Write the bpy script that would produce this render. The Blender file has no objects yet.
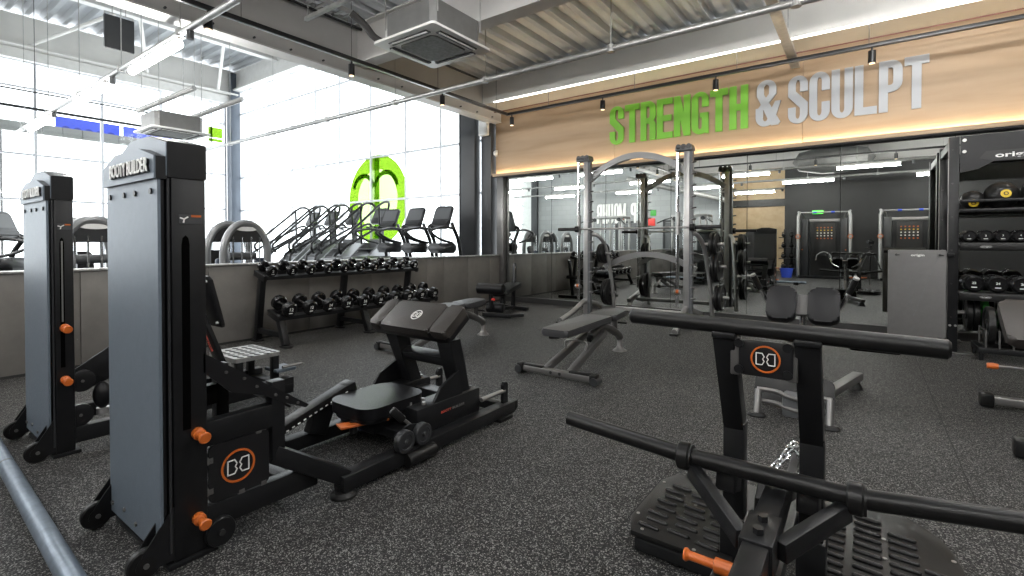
import bpy, bmesh, math, random
from mathutils import Vector, Matrix, Euler, Quaternion
random.seed(7)
PI = math.pi
scene = bpy.context.scene
COL = scene.collection
V = Vector

# ------------------------------------------------------------------ materials
MATS = {}
def _new(name):
    m = bpy.data.materials.new(name); m.use_nodes = True
    nt = m.node_tree
    b = nt.nodes['Principled BSDF']
    MATS[name] = m
    return m, nt, b
def mat(name, col, rough=0.5, metal=0.0, spec=0.5, var=0.0, vscale=6.0, bump=0.0, bscale=200.0, emit=None, es=0.0, coat=0.0):
    m, nt, b = _new(name)
    c = (*col, 1)
    b.inputs['Base Color'].default_value = c
    b.inputs['Roughness'].default_value = rough
    b.inputs['Metallic'].default_value = metal
    b.inputs['Specular IOR Level'].default_value = spec
    b.inputs['Coat Weight'].default_value = coat
    if emit:
        b.inputs['Emission Color'].default_value = (*emit, 1)
        b.inputs['Emission Strength'].default_value = es
    tc = nt.nodes.new('ShaderNodeTexCoord')
    if var > 0:
        n = nt.nodes.new('ShaderNodeTexNoise'); n.inputs['Scale'].default_value = vscale; n.inputs['Detail'].default_value = 5
        nt.links.new(tc.outputs['Object'], n.inputs['Vector'])
        r = nt.nodes.new('ShaderNodeMapRange')
        r.inputs['From Min'].default_value = 0.3; r.inputs['From Max'].default_value = 0.7
        r.inputs['To Min'].default_value = 1 - var; r.inputs['To Max'].default_value = 1 + var
        nt.links.new(n.outputs['Fac'], r.inputs['Value'])
        mx = nt.nodes.new('ShaderNodeVectorMath'); mx.operation = 'SCALE'
        mx.inputs[0].default_value = col
        nt.links.new(r.outputs['Result'], mx.inputs['Scale'])
        nt.links.new(mx.outputs['Vector'], b.inputs['Base Color'])
    if bump > 0:
        n2 = nt.nodes.new('ShaderNodeTexNoise'); n2.inputs['Scale'].default_value = bscale; n2.inputs['Detail'].default_value = 2
        nt.links.new(tc.outputs['Object'], n2.inputs['Vector'])
        bp = nt.nodes.new('ShaderNodeBump'); bp.inputs['Strength'].default_value = bump; bp.inputs['Distance'].default_value = 0.002
        nt.links.new(n2.outputs['Fac'], bp.inputs['Height'])
        nt.links.new(bp.outputs['Normal'], b.inputs['Normal'])
    return m

def emis(name, col, strength):
    m = bpy.data.materials.new(name); m.use_nodes = True
    nt = m.node_tree; nt.nodes.remove(nt.nodes['Principled BSDF'])
    e = nt.nodes.new('ShaderNodeEmission'); e.inputs['Color'].default_value = (*col, 1); e.inputs['Strength'].default_value = strength
    nt.links.new(e.outputs['Emission'], nt.nodes['Material Output'].inputs['Surface'])
    MATS[name] = m
    return m

mat('black_steel', (0.0085, 0.0088, 0.0096), 0.34, 0.0, 0.30, 0.15, 20, 0.15, 900)
mat('urethane', (0.006, 0.006, 0.0065), 0.20, 0.0, 0.5)
mat('black_satin', (0.008, 0.008, 0.009), 0.32, 0.0, 0.5, 0.1, 10)
mat('black_rubber', (0.0085, 0.0085, 0.0085), 0.34, 0.0, 0.28, 0.15, 30, 0.2, 500)
mat('vinyl', (0.0065, 0.0065, 0.0075), 0.34, 0.0, 0.22, 0.1, 8, 0.25, 420)
mat('vinyl_grey', (0.030, 0.030, 0.032), 0.42, 0.0, 0.5, 0.1, 8, 0.25, 420)
mat('vinyl_brown', (0.030, 0.026, 0.023), 0.40, 0.0, 0.5, 0.1, 8, 0.25, 420)
mat('tower_grey', (0.135, 0.165, 0.20), 0.40, 0.25, 0.5, 0.05, 30, 0.25, 700)
mat('silver', (0.36, 0.355, 0.35), 0.34, 0.70, 0.5, 0.08, 12)
mat('grey_steel', (0.17, 0.166, 0.162), 0.34, 0.65, 0.5, 0.08, 12)
mat('chrome', (0.8, 0.8, 0.8), 0.12, 1.0)
mat('galv', (0.42, 0.42, 0.41), 0.42, 0.7, 0.5, 0.12, 14)
mat('orange', (0.50, 0.115, 0.018), 0.38, 0.0, 0.5)
mat('white_paint', (0.85, 0.85, 0.83), 0.45)
mat('logo_white', (0.8, 0.8, 0.78), 0.5)
mat('red_print', (0.6, 0.08, 0.05), 0.5)
mat('red_cable', (0.16, 0.05, 0.04), 0.5)
mat('ceil_grey', (0.50, 0.49, 0.475), 0.6, 0, 0.3, 0.05, 3)
mat('deck_grey', (0.56, 0.585, 0.61), 0.40, 0.2, 0.5, 0.06, 4)
mat('deck_white', (0.40, 0.42, 0.44), 0.45, 0.2, 0.5)
mat('beam_white', (0.74, 0.73, 0.70), 0.5, 0, 0.4, 0.05, 2)
mat('roof_white', (0.70, 0.70, 0.68), 0.5, 0, 0.4, 0.06, 6)
mat('column_dark', (0.035, 0.037, 0.04), 0.45, 0.0, 0.5, 0.1, 3)
mat('column_blue', (0.10, 0.12, 0.15), 0.4, 0.2, 0.5, 0.08, 3)
mat('mullion', (0.75, 0.77, 0.8), 0.4, 0.1)
mat('wall_dark', (0.026, 0.026, 0.026), 0.6, 0, 0.3, 0.08, 2)
mat('wall_black', (0.025, 0.025, 0.025), 0.5, 0, 0.4, 0.1, 3)
mat('sign_green', (0.18, 0.48, 0.035), 0.4, 0, 0.4)
mat('recess_shade', (0.002, 0.002, 0.002), 0.9, 0.0, 0.0)  # flat near-black colour for the shade painted on the tower columns
mat('arch_grey', (0.19, 0.19, 0.19), 0.36, 0.45)
mat('sign_white', (0.43, 0.45, 0.475), 0.45, 0, 0.4)
mat('navy', (0.015, 0.025, 0.05), 0.4)
mat('frame_light', (0.26, 0.265, 0.27), 0.32, 0.5)
mat('charcoal_plastic', (0.022, 0.023, 0.025), 0.35)
mat('plastic_grey', (0.10, 0.105, 0.11), 0.4)
mat('ac_white', (0.72, 0.72, 0.70), 0.45)
mat('ac_grey', (0.17, 0.17, 0.165), 0.5, 0.4, 0.5, 0.1, 8)
mat('ac_grille', (0.20, 0.20, 0.185), 0.6, 0, 0.4, 0.3, 25)
mat('mat_grey', (0.115, 0.112, 0.110), 0.55, 0, 0.4, 0.05, 20, 0.2, 300)
mat('yellow', (0.65, 0.45, 0.03), 0.5)
mat('green_plate', (0.05, 0.32, 0.05), 0.5)
mat('blue', (0.04, 0.09, 0.6), 0.5)
mat('ext_blue', (0.10, 0.16, 0.95), 0.5)
mat('ext_navy', (0.05, 0.08, 0.55), 0.5)
mat('ext_grey', (0.42, 0.42, 0.40), 0.6)
mat('red', (0.65, 0.05, 0.04), 0.5)
mat('exit_green', (0.1, 0.8, 0.1), 0.5, emit=(0.15, 1, 0.1), es=1.5)
mat('mirror_glass', (0.70, 0.725, 0.70), 0.0, 1.0)
mat('skin', (0.55, 0.33, 0.24), 0.5)
mat('hose', (0.03, 0.028, 0.026), 0.6)
mat('tube_blue', (0.17, 0.21, 0.255), 0.40, 0.45, 0.5, 0.18, 25)
emis('led', (1.0, 0.985, 0.96), 75.0)
emis('led_warm', (1.0, 0.95, 0.86), 8.0)
emis('led_cove', (1.0, 0.82, 0.56), 30.0)
emis('spot_glow', (1.0, 0.74, 0.45), 2.2)

# perforated / speckled rubber floor
def floor_mat():
    m, nt, b = _new('rubber_floor')
    tc = nt.nodes.new('ShaderNodeTexCoord')
    vo = nt.nodes.new('ShaderNodeTexVoronoi'); vo.inputs['Scale'].default_value = 235
    nt.links.new(tc.outputs['Object'], vo.inputs['Vector'])
    sep = nt.nodes.new('ShaderNodeSeparateColor'); nt.links.new(vo.outputs['Color'], sep.inputs['Color'])
    cr = nt.nodes.new('ShaderNodeValToRGB'); cr.color_ramp.interpolation = 'LINEAR'
    e = cr.color_ramp.elements
    e[0].position = 0.0; e[0].color = (0.0045, 0.0045, 0.005, 1)
    e[1].position = 1.0; e[1].color = (0.29, 0.286, 0.275, 1)
    for p, c in ((0.55, (0.008, 0.008, 0.0085, 1)), (0.70, (0.030, 0.030, 0.030, 1)), (0.86, (0.13, 0.128, 0.123, 1))):
        x = e.new(p); x.color = c
    nt.links.new(sep.outputs['Red'], cr.inputs['Fac'])
    # seams between the rolls
    sx = nt.nodes.new('ShaderNodeSeparateXYZ'); nt.links.new(tc.outputs['Object'], sx.inputs['Vector'])
    a = nt.nodes.new('ShaderNodeMath'); a.operation = 'ADD'; a.inputs[1].default_value = 2.085 + 12.5; nt.links.new(sx.outputs['X'], a.inputs[0])
    mo = nt.nodes.new('ShaderNodeMath'); mo.operation = 'MODULO'; mo.inputs[1].default_value = 1.25; nt.links.new(a.outputs[0], mo.inputs[0])
    lt = nt.nodes.new('ShaderNodeMath'); lt.operation = 'LESS_THAN'; lt.inputs[1].default_value = 0.006; nt.links.new(mo.outputs[0], lt.inputs[0])
    mx = nt.nodes.new('ShaderNodeMix'); mx.data_type = 'RGBA'
    nt.links.new(lt.outputs[0], mx.inputs['Factor']); nt.links.new(cr.outputs['Color'], mx.inputs['A'])
    mx.inputs['B'].default_value = (0.008, 0.008, 0.009, 1)
    nt.links.new(mx.outputs['Result'], b.inputs['Base Color'])
    b.inputs['Roughness'].default_value = 0.58; b.inputs['Specular IOR Level'].default_value = 0.20
    bp = nt.nodes.new('ShaderNodeBump'); bp.inputs['Strength'].default_value = 0.6; bp.inputs['Distance'].default_value = 0.002
    nt.links.new(sep.outputs['Green'], bp.inputs['Height']); nt.links.new(bp.outputs['Normal'], b.inputs['Normal'])
floor_mat()

def wood_mat(name, c1, c2, c3, axis_scale):
    m, nt, b = _new(name)
    tc = nt.nodes.new('ShaderNodeTexCoord')
    mp = nt.nodes.new('ShaderNodeMapping'); mp.inputs['Scale'].default_value = axis_scale
    nt.links.new(tc.outputs['Object'], mp.inputs['Vector'])
    n = nt.nodes.new('ShaderNodeTexNoise'); n.inputs['Scale'].default_value = 2.2; n.inputs['Detail'].default_value = 7; n.inputs['Distortion'].default_value = 0.7
    nt.links.new(mp.outputs['Vector'], n.inputs['Vector'])
    cr = nt.nodes.new('ShaderNodeValToRGB'); e = cr.color_ramp.elements
    e[0].position = 0.28; e[0].color = (*c1, 1); e[1].position = 0.75; e[1].color = (*c3, 1)
    x = e.new(0.5); x.color = (*c2, 1)
    nt.links.new(n.outputs['Fac'], cr.inputs['Fac'])
    nt.links.new(cr.outputs['Color'], b.inputs['Base Color'])
    b.inputs['Roughness'].default_value = 0.5
wood_mat('plywood', (0.32, 0.215, 0.120), (0.385, 0.268, 0.162), (0.43, 0.31, 0.195), (0.28, 1, 2.6))
wood_mat('osb_wood', (0.50, 0.36, 0.20), (0.57, 0.42, 0.25), (0.62, 0.47, 0.29), (2, 2, 2))

def panel_mat():
    m, nt, b = _new('cement_panel')
    tc = nt.nodes.new('ShaderNodeTexCoord')
    n = nt.nodes.new('ShaderNodeTexNoise'); n.inputs['Scale'].default_value = 1.8; n.inputs['Detail'].default_value = 8; n.inputs['Roughness'].default_value = 0.65
    nt.links.new(tc.outputs['Object'], n.inputs['Vector'])
    cr = nt.nodes.new('ShaderNodeValToRGB'); e = cr.color_ramp.elements
    e[0].position = 0.3; e[0].color = (0.125, 0.118, 0.108, 1); e[1].position = 0.72; e[1].color = (0.20, 0.19, 0.175, 1)
    nt.links.new(n.outputs['Fac'], cr.inputs['Fac'])
    v = nt.nodes.new('ShaderNodeTexVoronoi'); v.inputs['Scale'].default_value = 9
    nt.links.new(tc.outputs['Object'], v.inputs['Vector'])
    lt = nt.nodes.new('ShaderNodeMath'); lt.operation = 'LESS_THAN'; lt.inputs[1].default_value = 0.05; nt.links.new(v.outputs['Distance'], lt.inputs[0])
    mu = nt.nodes.new('ShaderNodeMath'); mu.operation = 'MULTIPLY'; mu.inputs[1].default_value = 0.35; nt.links.new(lt.outputs[0], mu.inputs[0])
    mx = nt.nodes.new('ShaderNodeMix'); mx.data_type = 'RGBA'
    nt.links.new(mu.outputs[0], mx.inputs['Factor']); nt.links.new(cr.outputs['Color'], mx.inputs['A']); mx.inputs['B'].default_value = (0.4, 0.39, 0.36, 1)
    nt.links.new(mx.outputs['Result'], b.inputs['Base Color'])
    b.inputs['Roughness'].default_value = 0.55
panel_mat()

def block_mat():
    m, nt, b = _new('grey_block')
    tc = nt.nodes.new('ShaderNodeTexCoord')
    mp = nt.nodes.new('ShaderNodeMapping'); mp.inputs['Rotation'].default_value = (PI/2, 0, 0)
    nt.links.new(tc.outputs['Object'], mp.inputs['Vector'])
    br = nt.nodes.new('ShaderNodeTexBrick'); br.inputs['Scale'].default_value = 1.0
    br.inputs['Color1'].default_value = (0.25, 0.265, 0.27, 1); br.inputs['Color2'].default_value = (0.28, 0.295, 0.30, 1); br.inputs['Mortar'].default_value = (0.235, 0.25, 0.255, 1)
    br.inputs['Mortar Size'].default_value = 0.012; br.inputs['Brick Width'].default_value = 0.45; br.inputs['Row Height'].default_value = 0.225
    nt.links.new(mp.outputs['Vector'], br.inputs['Vector'])
    nt.links.new(br.outputs['Color'], b.inputs['Base Color']); b.inputs['Roughness'].default_value = 0.6
block_mat()

def glass_mat(name, tint, refl):
    m = bpy.data.materials.new(name); m.use_nodes = True; nt = m.node_tree
    nt.nodes.remove(nt.nodes['Principled BSDF'])
    t = nt.nodes.new('ShaderNodeBsdfTransparent'); t.inputs['Color'].default_value = (*tint, 1)
    g = nt.nodes.new('ShaderNodeBsdfGlossy'); g.inputs['Roughness'].default_value = 0.02
    mx = nt.nodes.new('ShaderNodeMixShader'); mx.inputs['Fac'].default_value = refl
    nt.links.new(t.outputs[0], mx.inputs[1]); nt.links.new(g.outputs[0], mx.inputs[2])
    nt.links.new(mx.outputs[0], nt.nodes['Material Output'].inputs['Surface'])
    MATS[name] = m
glass_mat('window_glass', (0.97, 0.98, 0.98), 0.05)
def film_mat(name, col, alpha):
    m = bpy.data.materials.new(name); m.use_nodes = True; nt = m.node_tree
    nt.nodes.remove(nt.nodes['Principled BSDF'])
    t = nt.nodes.new('ShaderNodeBsdfTransparent'); t.inputs['Color'].default_value = (*col, 1)
    g = nt.nodes.new('ShaderNodeBsdfTranslucent'); g.inputs['Color'].default_value = (*col, 1)
    mx = nt.nodes.new('ShaderNodeMixShader'); mx.inputs['Fac'].default_value = alpha
    nt.links.new(t.outputs[0], mx.inputs[1]); nt.links.new(g.outputs[0], mx.inputs[2])
    nt.links.new(mx.outputs[0], nt.nodes['Material Output'].inputs['Surface'])
    MATS[name] = m
film_mat('green_film', (0.36, 0.50, 0.12), 0.15)
film_mat('pale_green_film', (0.62, 0.72, 0.46), 0.15)

# ------------------------------------------------------------------ mesh builder
class MB:
    def __init__(s): s.bm = bmesh.new()
    def _xf(s, verts, M):
        for v in verts: v.co = M @ v.co
    def box(s, c, size, rot=(0, 0, 0), bev=0.0, seg=2):
        r = bmesh.ops.create_cube(s.bm, size=1.0); vs = r['verts']
        for v in vs: v.co = V((v.co.x*size[0], v.co.y*size[1], v.co.z*size[2]))
        if bev > 0:
            es = list({e for v in vs for e in v.link_edges})
            q = bmesh.ops.bevel(s.bm, geom=es, offset=min(bev, 0.49*min(size)), segments=seg, affect='EDGES', profile=0.5)
            vs = list({v for f in q['faces'] for v in f.verts} | {v for v in vs if v.is_valid})
        s._xf(vs, Matrix.Translation(V(c)) @ Euler(rot).to_matrix().to_4x4())
        return s
    def bar(s, p, q, w, h, up=(0, 0, 1), bev=0.004):
        p, q = V(p), V(q); d = (q-p); L = d.length; d.normalize(); up = V(up)
        side = d.cross(up)
        if side.length < 1e-4: side = d.cross(V((0, 1, 0)))
        side.normalize(); u = side.cross(d).normalized()
        n0 = len(s.bm.verts)
        r = bmesh.ops.create_cube(s.bm, size=1.0); vs = r['verts']
        for v in vs: v.co = V((v.co.x*w, v.co.y*L, v.co.z*h))
        if bev > 0:
            es = list({e for v in vs for e in v.link_edges})
            qq = bmesh.ops.bevel(s.bm, geom=es, offset=min(bev, 0.45*min(w, h, L)), segments=2, affect='EDGES', profile=0.5)
            vs = list({v for f in qq['faces'] for v in f.verts} | {v for v in vs if v.is_valid})
        M = Matrix((side, d, u)).transposed().to_4x4(); M.translation = (p+q)/2
        s._xf(vs, M)
        return s
    def poly_bar(s, pts, w, h, up=(0, 0, 1), bev=0.004):
        for a, b in zip(pts[:-1], pts[1:]): s.bar(a, b, w, h, up, bev)
        return s
    def cyl(s, p, q, r, r2=None, n=16, caps=True):
        p, q = V(p), V(q); d = q-p; L = d.length
        M = d.to_track_quat('Z', 'Y').to_matrix().to_4x4(); M.translation = (p+q)/2
        bmesh.ops.create_cone(s.bm, cap_ends=caps, cap_tris=False, segments=n, radius1=r, radius2=r if r2 is None else r2, depth=L, matrix=M)
        return s
    def tube(s, pts, r, n=10, sm=0, caps=True, closed=False):
        P = [V(p) for p in pts]
        if sm: P = smooth_path(P, sm, closed)
        rings = []; T = None; N = None; m = len(P)
        for i, p in enumerate(P):
            if closed: t = (P[(i+1) % m]-P[i-1])
            else: t = P[min(i+1, m-1)]-P[max(i-1, 0)]
            t.normalize()
            if N is None:
                a = V((0, 0, 1)) if abs(t.z) < 0.9 else V((1, 0, 0))
                N = (a - t*a.dot(t)).normalized()
            else:
                N = (N - t*N.dot(t))
                N = N.normalized() if N.length > 1e-5 else t.orthogonal().normalized()
            B = t.cross(N)
            rr = r[i] if isinstance(r, (list, tuple)) else r
            rings.append([s.bm.verts.new(p + N*math.cos(2*PI*k/n)*rr + B*math.sin(2*PI*k/n)*rr) for k in range(n)])
        R = range(m if closed else m-1)
        for i in R:
            a, b = rings[i], rings[(i+1) % m]
            for k in range(n): s.bm.faces.new((a[k], a[(k+1) % n], b[(k+1) % n], b[k]))
        if caps and not closed:
            s.bm.faces.new(rings[0][::-1]); s.bm.faces.new(rings[-1])
        return s
    def lathe(s, prof, o, axis=(0, 0, 1), n=24):
        o = V(o); q = V(axis).normalized().to_track_quat('Z', 'Y')
        rings = []
        for (r, z) in prof:
            if r < 1e-6: rings.append([s.bm.verts.new(o + q @ V((0, 0, z)))])
            else: rings.append([s.bm.verts.new(o + q @ V((r*math.cos(2*PI*k/n), r*math.sin(2*PI*k/n), z))) for k in range(n)])
        for a, b in zip(rings[:-1], rings[1:]):
            for k in range(n):
                k2 = (k+1) % n
                if len(a) == 1 and len(b) == 1: continue
                if len(a) == 1: s.bm.faces.new((a[0], b[k2], b[k]))
                elif len(b) == 1: s.bm.faces.new((a[k], a[k2], b[0]))
                else: s.bm.faces.new((a[k], a[k2], b[k2], b[k]))
        return s
    def prism(s, pts, vec, bev=0.0):
        vec = V(vec); a = [s.bm.verts.new(V(p)) for p in pts]; b = [s.bm.verts.new(V(p)+vec) for p in pts]
        n = len(pts)
        fs = [s.bm.faces.new(a), s.bm.faces.new(b[::-1])]
        for i in range(n): fs.append(s.bm.faces.new((a[i], b[i], b[(i+1) % n], a[(i+1) % n])))
        if bev > 0:
            es = list({e for f in fs[:2] for e in f.edges})
            bmesh.ops.bevel(s.bm, geom=es, offset=bev, segments=2, affect='EDGES', profile=0.5)
        return s
    def pad(s, c, sx, sy, sz, rad, rot=(0, 0, 0), bev=0.02, seg=6, taper=0.0):
        "upholstered pad: rounded rectangle in x/y, thickness z, soft edges"
        pts = rrect(sx, sy, rad, seg)
        if taper: pts = [(x*(1 - taper*(y/sy+0.5)), y) for x, y in pts]
        n0 = set(s.bm.verts)
        s.prism([(x, y, -sz/2) for x, y in pts], (0, 0, sz), 0)
        vs = [v for v in s.bm.verts if v not in n0]
        fs = {f for v in vs for f in v.link_faces if len(f.verts) > 4}
        es = list({e for f in fs for e in f.edges})
        bmesh.ops.bevel(s.bm, geom=es, offset=min(bev, sz*0.45), segments=3, affect='EDGES', profile=0.5)
        vs = [v for v in s.bm.verts if v not in n0]
        s._xf(vs, Matrix.Translation(V(c)) @ Euler(rot).to_matrix().to_4x4())
        return s
    def sphere(s, c, r, sc=(1, 1, 1), n=20):
        q = bmesh.ops.create_uvsphere(s.bm, u_segments=n, v_segments=max(8, n//2), radius=r)
        for v in q['verts']: v.co = V((v.co.x*sc[0], v.co.y*sc[1], v.co.z*sc[2])) + V(c)
        return s
    def strip(s, pts2, w, o, u, v, nrm, th, closed=False):
        "flat band along a 2-D polyline placed on a plane"
        o, u, v, nrm = V(o), V(u), V(v), V(nrm)
        n = len(pts2); P = [Vector((a, b)) for a, b in pts2]
        rng = range(n if closed else n-1)
        for i in rng:
            a, b = P[i], P[(i+1) % n]; d = (b-a)
            if d.length < 1e-7: continue
            d.normalize(); e = Vector((-d.y, d.x))*w/2; a2 = a - d*w*0.35; b2 = b + d*w*0.35
            q = [a2+e, b2+e, b2-e, a2-e]
            s.prism([o+u*x.x+v*x.y for x in q], nrm*th)
        return s
    def ring(s, o, u, v, nrm, R, r, th, n=32, sx=1.0):
        o, u, v, nrm = V(o), V(u), V(v), V(nrm)
        for k in range(n):
            a, b = 2*PI*k/n, 2*PI*(k+1)/n
            q = [(R*math.cos(a)*sx, R*math.sin(a)), (R*math.cos(b)*sx, R*math.sin(b)), (r*math.cos(b)*sx, r*math.sin(b)), (r*math.cos(a)*sx, r*math.sin(a))]
            s.prism([o+u*x+v*y for x, y in q], nrm*th)
        return s
    def add_mesh(s, me, M):
        n0 = set(s.bm.verts); s.bm.from_mesh(me)
        s._xf([v for v in s.bm.verts if v not in n0], M); return s
    def build(s, name, m, parent=None, ang=32):
        if parent is not None:
            off = V((0, 0, 0)); p = parent
            while p is not None: off += p.location; p = p.parent
            for v in s.bm.verts: v.co -= off
        bmesh.ops.recalc_face_normals(s.bm, faces=s.bm.faces[:])
        me = bpy.data.meshes.new(name); s.bm.to_mesh(me); s.bm.free()
        me.polygons.foreach_set('use_smooth', [True]*len(me.polygons))
        me.set_sharp_from_angle(angle=math.radians(ang))
        me.materials.append(MATS[m])
        o = bpy.data.objects.new(name, me); COL.objects.link(o)
        if parent is not None: o.parent = parent
        return o

def smooth_path(P, k, closed=False):
    out = []; n = len(P)
    R = range(n if closed else n-1)
    for i in R:
        p0 = P[i-1] if (i > 0 or closed) else P[0]*2-P[1]
        p1 = P[i]; p2 = P[(i+1) % n]
        p3 = P[(i+2) % n] if (closed or i+2 < n) else P[-1]*2-P[-2]
        for j in range(k):
            t = j/k
            out.append(0.5*((2*p1)+(p2-p0)*t+(2*p0-5*p1+4*p2-p3)*t*t+(3*p1-p0-3*p2+p3)*t*t*t))
    if not closed: out.append(P[-1])
    return out
def rrect(sx, sy, r, seg=6):
    r = min(r, sx*0.499, sy*0.499); pts = []
    for cx, cy, a0 in ((sx/2-r, sy/2-r, 0), (-sx/2+r, sy/2-r, PI/2), (-sx/2+r, -sy/2+r, PI), (sx/2-r, -sy/2+r, 1.5*PI)):
        for k in range(seg+1):
            a = a0+PI/2*k/seg; pts.append((cx+r*math.cos(a), cy+r*math.sin(a)))
    return pts
def arc(cx, cy, r, a0, a1, n=10, ry=None):
    ry = ry or r
    return [(cx+r*math.cos(a0+(a1-a0)*k/n), cy+ry*math.sin(a0+(a1-a0)*k/n)) for k in range(n+1)]

_txt = {}
def text_mesh(t, size=1.0, off=0.0, ext=0.0):
    k = (t, off, ext)
    if k not in _txt:
        c = bpy.data.curves.new('txt', 'FONT'); c.body = t; c.size = 1.0; c.offset = off; c.extrude = ext; c.align_x = 'CENTER'; c.align_y = 'CENTER'
        c.resolution_u = 3
        o = bpy.data.objects.new('txt', c)
        me = bpy.data.meshes.new_from_object(o)
        bpy.data.objects.remove(o); _txt[k] = me
    return _txt[k]
def frame_m(o, u, v, sx, sy, sz=1.0):
    "matrix putting text x along u, y along v"
    u, v = V(u).normalized(), V(v).normalized(); n = u.cross(v)
    M = Matrix((u*sx, v*sy, n*sz)).transposed().to_4x4(); M.translation = V(o); return M

# ------------------------------------------------------------------ scene objects
def props(o, label=None, cat=None, group=None, kind=None):
    if label: o['label'] = label
    if cat: o['category'] = cat
    if group: o['group'] = group
    if kind: o['kind'] = kind
    return o
def thing(name, label, cat, loc=(0, 0, 0), group=None):
    o = bpy.data.objects.new(name, None); o.empty_display_size = 0.1; COL.objects.link(o)
    o.location = loc
    return props(o, label, cat, group)
def struct(name, mb, m, label, cat, ang=32):
    o = mb.build(name, m, None, ang); return props(o, label, cat, None, 'structure')
def solo(name, mb, m, label, cat, group=None, base=None, ang=32):
    "a thing that is one mesh, origin moved to its base"
    if base is not None:
        for v in mb.bm.verts: v.co -= V(base)
    o = mb.build(name, m, None, ang)
    if base is not None: o.location = base
    return props(o, label, cat, group)
KIDS = {}
def kids(o): return [c for c in bpy.data.objects if c.parent is o]
def dup(root, loc, rz=0.0, label=None, group=None, scale=None):
    r = root.copy(); COL.objects.link(r); r.location = loc
    r.rotation_euler = (0, 0, rz)
    if scale: r.scale = scale
    if label: r['label'] = label
    if group: r['group'] = group
    for c in kids(root):
        d = c.copy(); COL.objects.link(d); d.parent = r
        for g in kids(c):
            e = g.copy(); COL.objects.link(e); e.parent = d
    return r
# ================================================================== the place
FY = 8.1           # mirror wall
WX = -6.1          # half wall / bulkhead line
# floor
mb = MB(); mb.box((-5.85, -0.85, -0.1), (25, 19, 0.2)); struct('floor', mb, 'rubber_floor', 'dark speckled rubber gym floor', 'floor')
# walls
mb = MB(); mb.box((0.25, FY+0.13, 2.2), (12.7, 0.2, 4.4)); struct('wall_front', mb, 'wall_black', 'front wall behind the mirror panels', 'wall')
mb = MB(); mb.box((2.05, -4.1, 2.2), (8.95, 0.2, 4.4)); struct('wall_back', mb, 'wall_dark', 'charcoal back wall seen in the mirrors', 'wall')
mb = MB(); mb.box((-8.85, -4.1, 3.5), (8.4, 0.2, 7.0)); struct('wall_back_grey', mb, 'grey_block', 'grey blockwork back wall with white lettering, seen in the mirrors', 'wall')
mb = MB(); mb.box((6.6, 2.0, 2.2), (0.2, 12.4, 4.4)); struct('wall_right', mb, 'wall_dark', 'charcoal right side wall', 'wall')
mb = MB(); mb.box((-3.55, -7.1, 2.2), (3.2, 0.2, 4.4)); struct('wall_back_timber', mb, 'osb_wood', 'pale timber wall at the back seen in the mirrors', 'wall')
mb = MB(); mb.box((-2.37, -5.6, 2.2), (0.12, 2.9, 4.4)); mb.box((-5.1, -5.6, 2.2), (0.12, 2.9, 4.4)); struct('wall_side', mb, 'wall_dark', 'dark side walls of the timber clad recess', 'wall')
mb = MB(); mb.box((-3.7, -6.97, 2.85), (2.7, 0.1, 0.3)); struct('trim_1', mb, 'wall_black', 'dark band above the timber wall', 'trim')
mb = MB(); mb.box((-11.9, -10.1, 3.5), (12.6, 0.2, 7.0)); struct('wall_far', mb, 'roof_white', 'white end wall of the cardio hall', 'wall')
# gym ceiling: trapezoidal steel deck, ribs along Y
def deck(x0, x1, y0, y1, z, pitch, hgt, name, m, label):
    mb = MB(); n = int((x1-x0)/pitch); prof = []
    for k in range(n):
        a = x0+k*pitch
        prof += [(a, z), (a+0.16*pitch, z), (a+0.24*pitch, z+0.012), (a+0.34*pitch, z+0.012), (a+0.42*pitch, z), (a+0.58*pitch, z), (a+0.68*pitch, z+hgt), (a+0.90*pitch, z+hgt)]
    prof.append((x1, z))
    pts = [(x, y0, zz) for x, zz in prof] + [(x1, y0, z+0.25), (x0, y0, z+0.25)]
    mb.prism(pts, (0, y1-y0, 0)); return struct(name, mb, m, label, 'ceiling')
deck(-6.1, 6.5, -7.0, 7.5, 4.35, 0.34, 0.075, 'ceiling', 'deck_grey', 'ribbed steel deck ceiling over the gym floor')
mb = MB(); prof = []
for k in range(50):
    a = -10.0+k*0.37; prof += [(a, 7.15), (a+0.10, 7.15), (a+0.16, 7.25), (a+0.30, 7.25)]
prof.append((8.5, 7.15))
mb.prism([(-18.3, y, z) for y, z in prof]+[(-18.3, 8.5, 7.4), (-18.3, -10.0, 7.4)], (11.95, 0, 0)); struct('ceiling_2', mb, 'deck_white', 'pale ribbed roof deck over the cardio hall', 'ceiling')
mb = MB(); mb.box((0.2, 7.85, 4.35), (12.6, 0.7, 0.12)); struct('ceiling_3', mb, 'ceil_grey', 'flat ceiling strip behind the front beam', 'ceiling')
# bulkhead over the half wall
mb = MB(); mb.box((WX-0.09, 2.05, 5.4), (0.18, 12.5, 3.48))
struct('wall_left_upper', mb, 'ceil_grey', 'grey bulkhead above the half wall', 'wall')
mb = MB()
for k in range(20):
    y = -1.2+k*0.47; mb.cyl((WX+0.0, y, 3.70), (WX+0.03, y, 3.70), 0.013, n=8)
struct('trim_2', mb, 'column_dark', 'row of dark bolts along the bulkhead edge', 'trim')
mb = MB(); mb.box((WX-0.115, 2.05, 3.652), (0.24, 12.5, 0.02)); struct('trim_3', mb, 'roof_white', 'white lower flange of the bulkhead', 'trim')
mb = MB(); mb.tube([(WX+0.10, -3.5, 4.30), (WX+0.10, 7.3, 4.30)], 0.022, 6); struct('trim_4', mb, 'wall_black', 'black cable run along the bulkhead top', 'trim')
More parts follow.
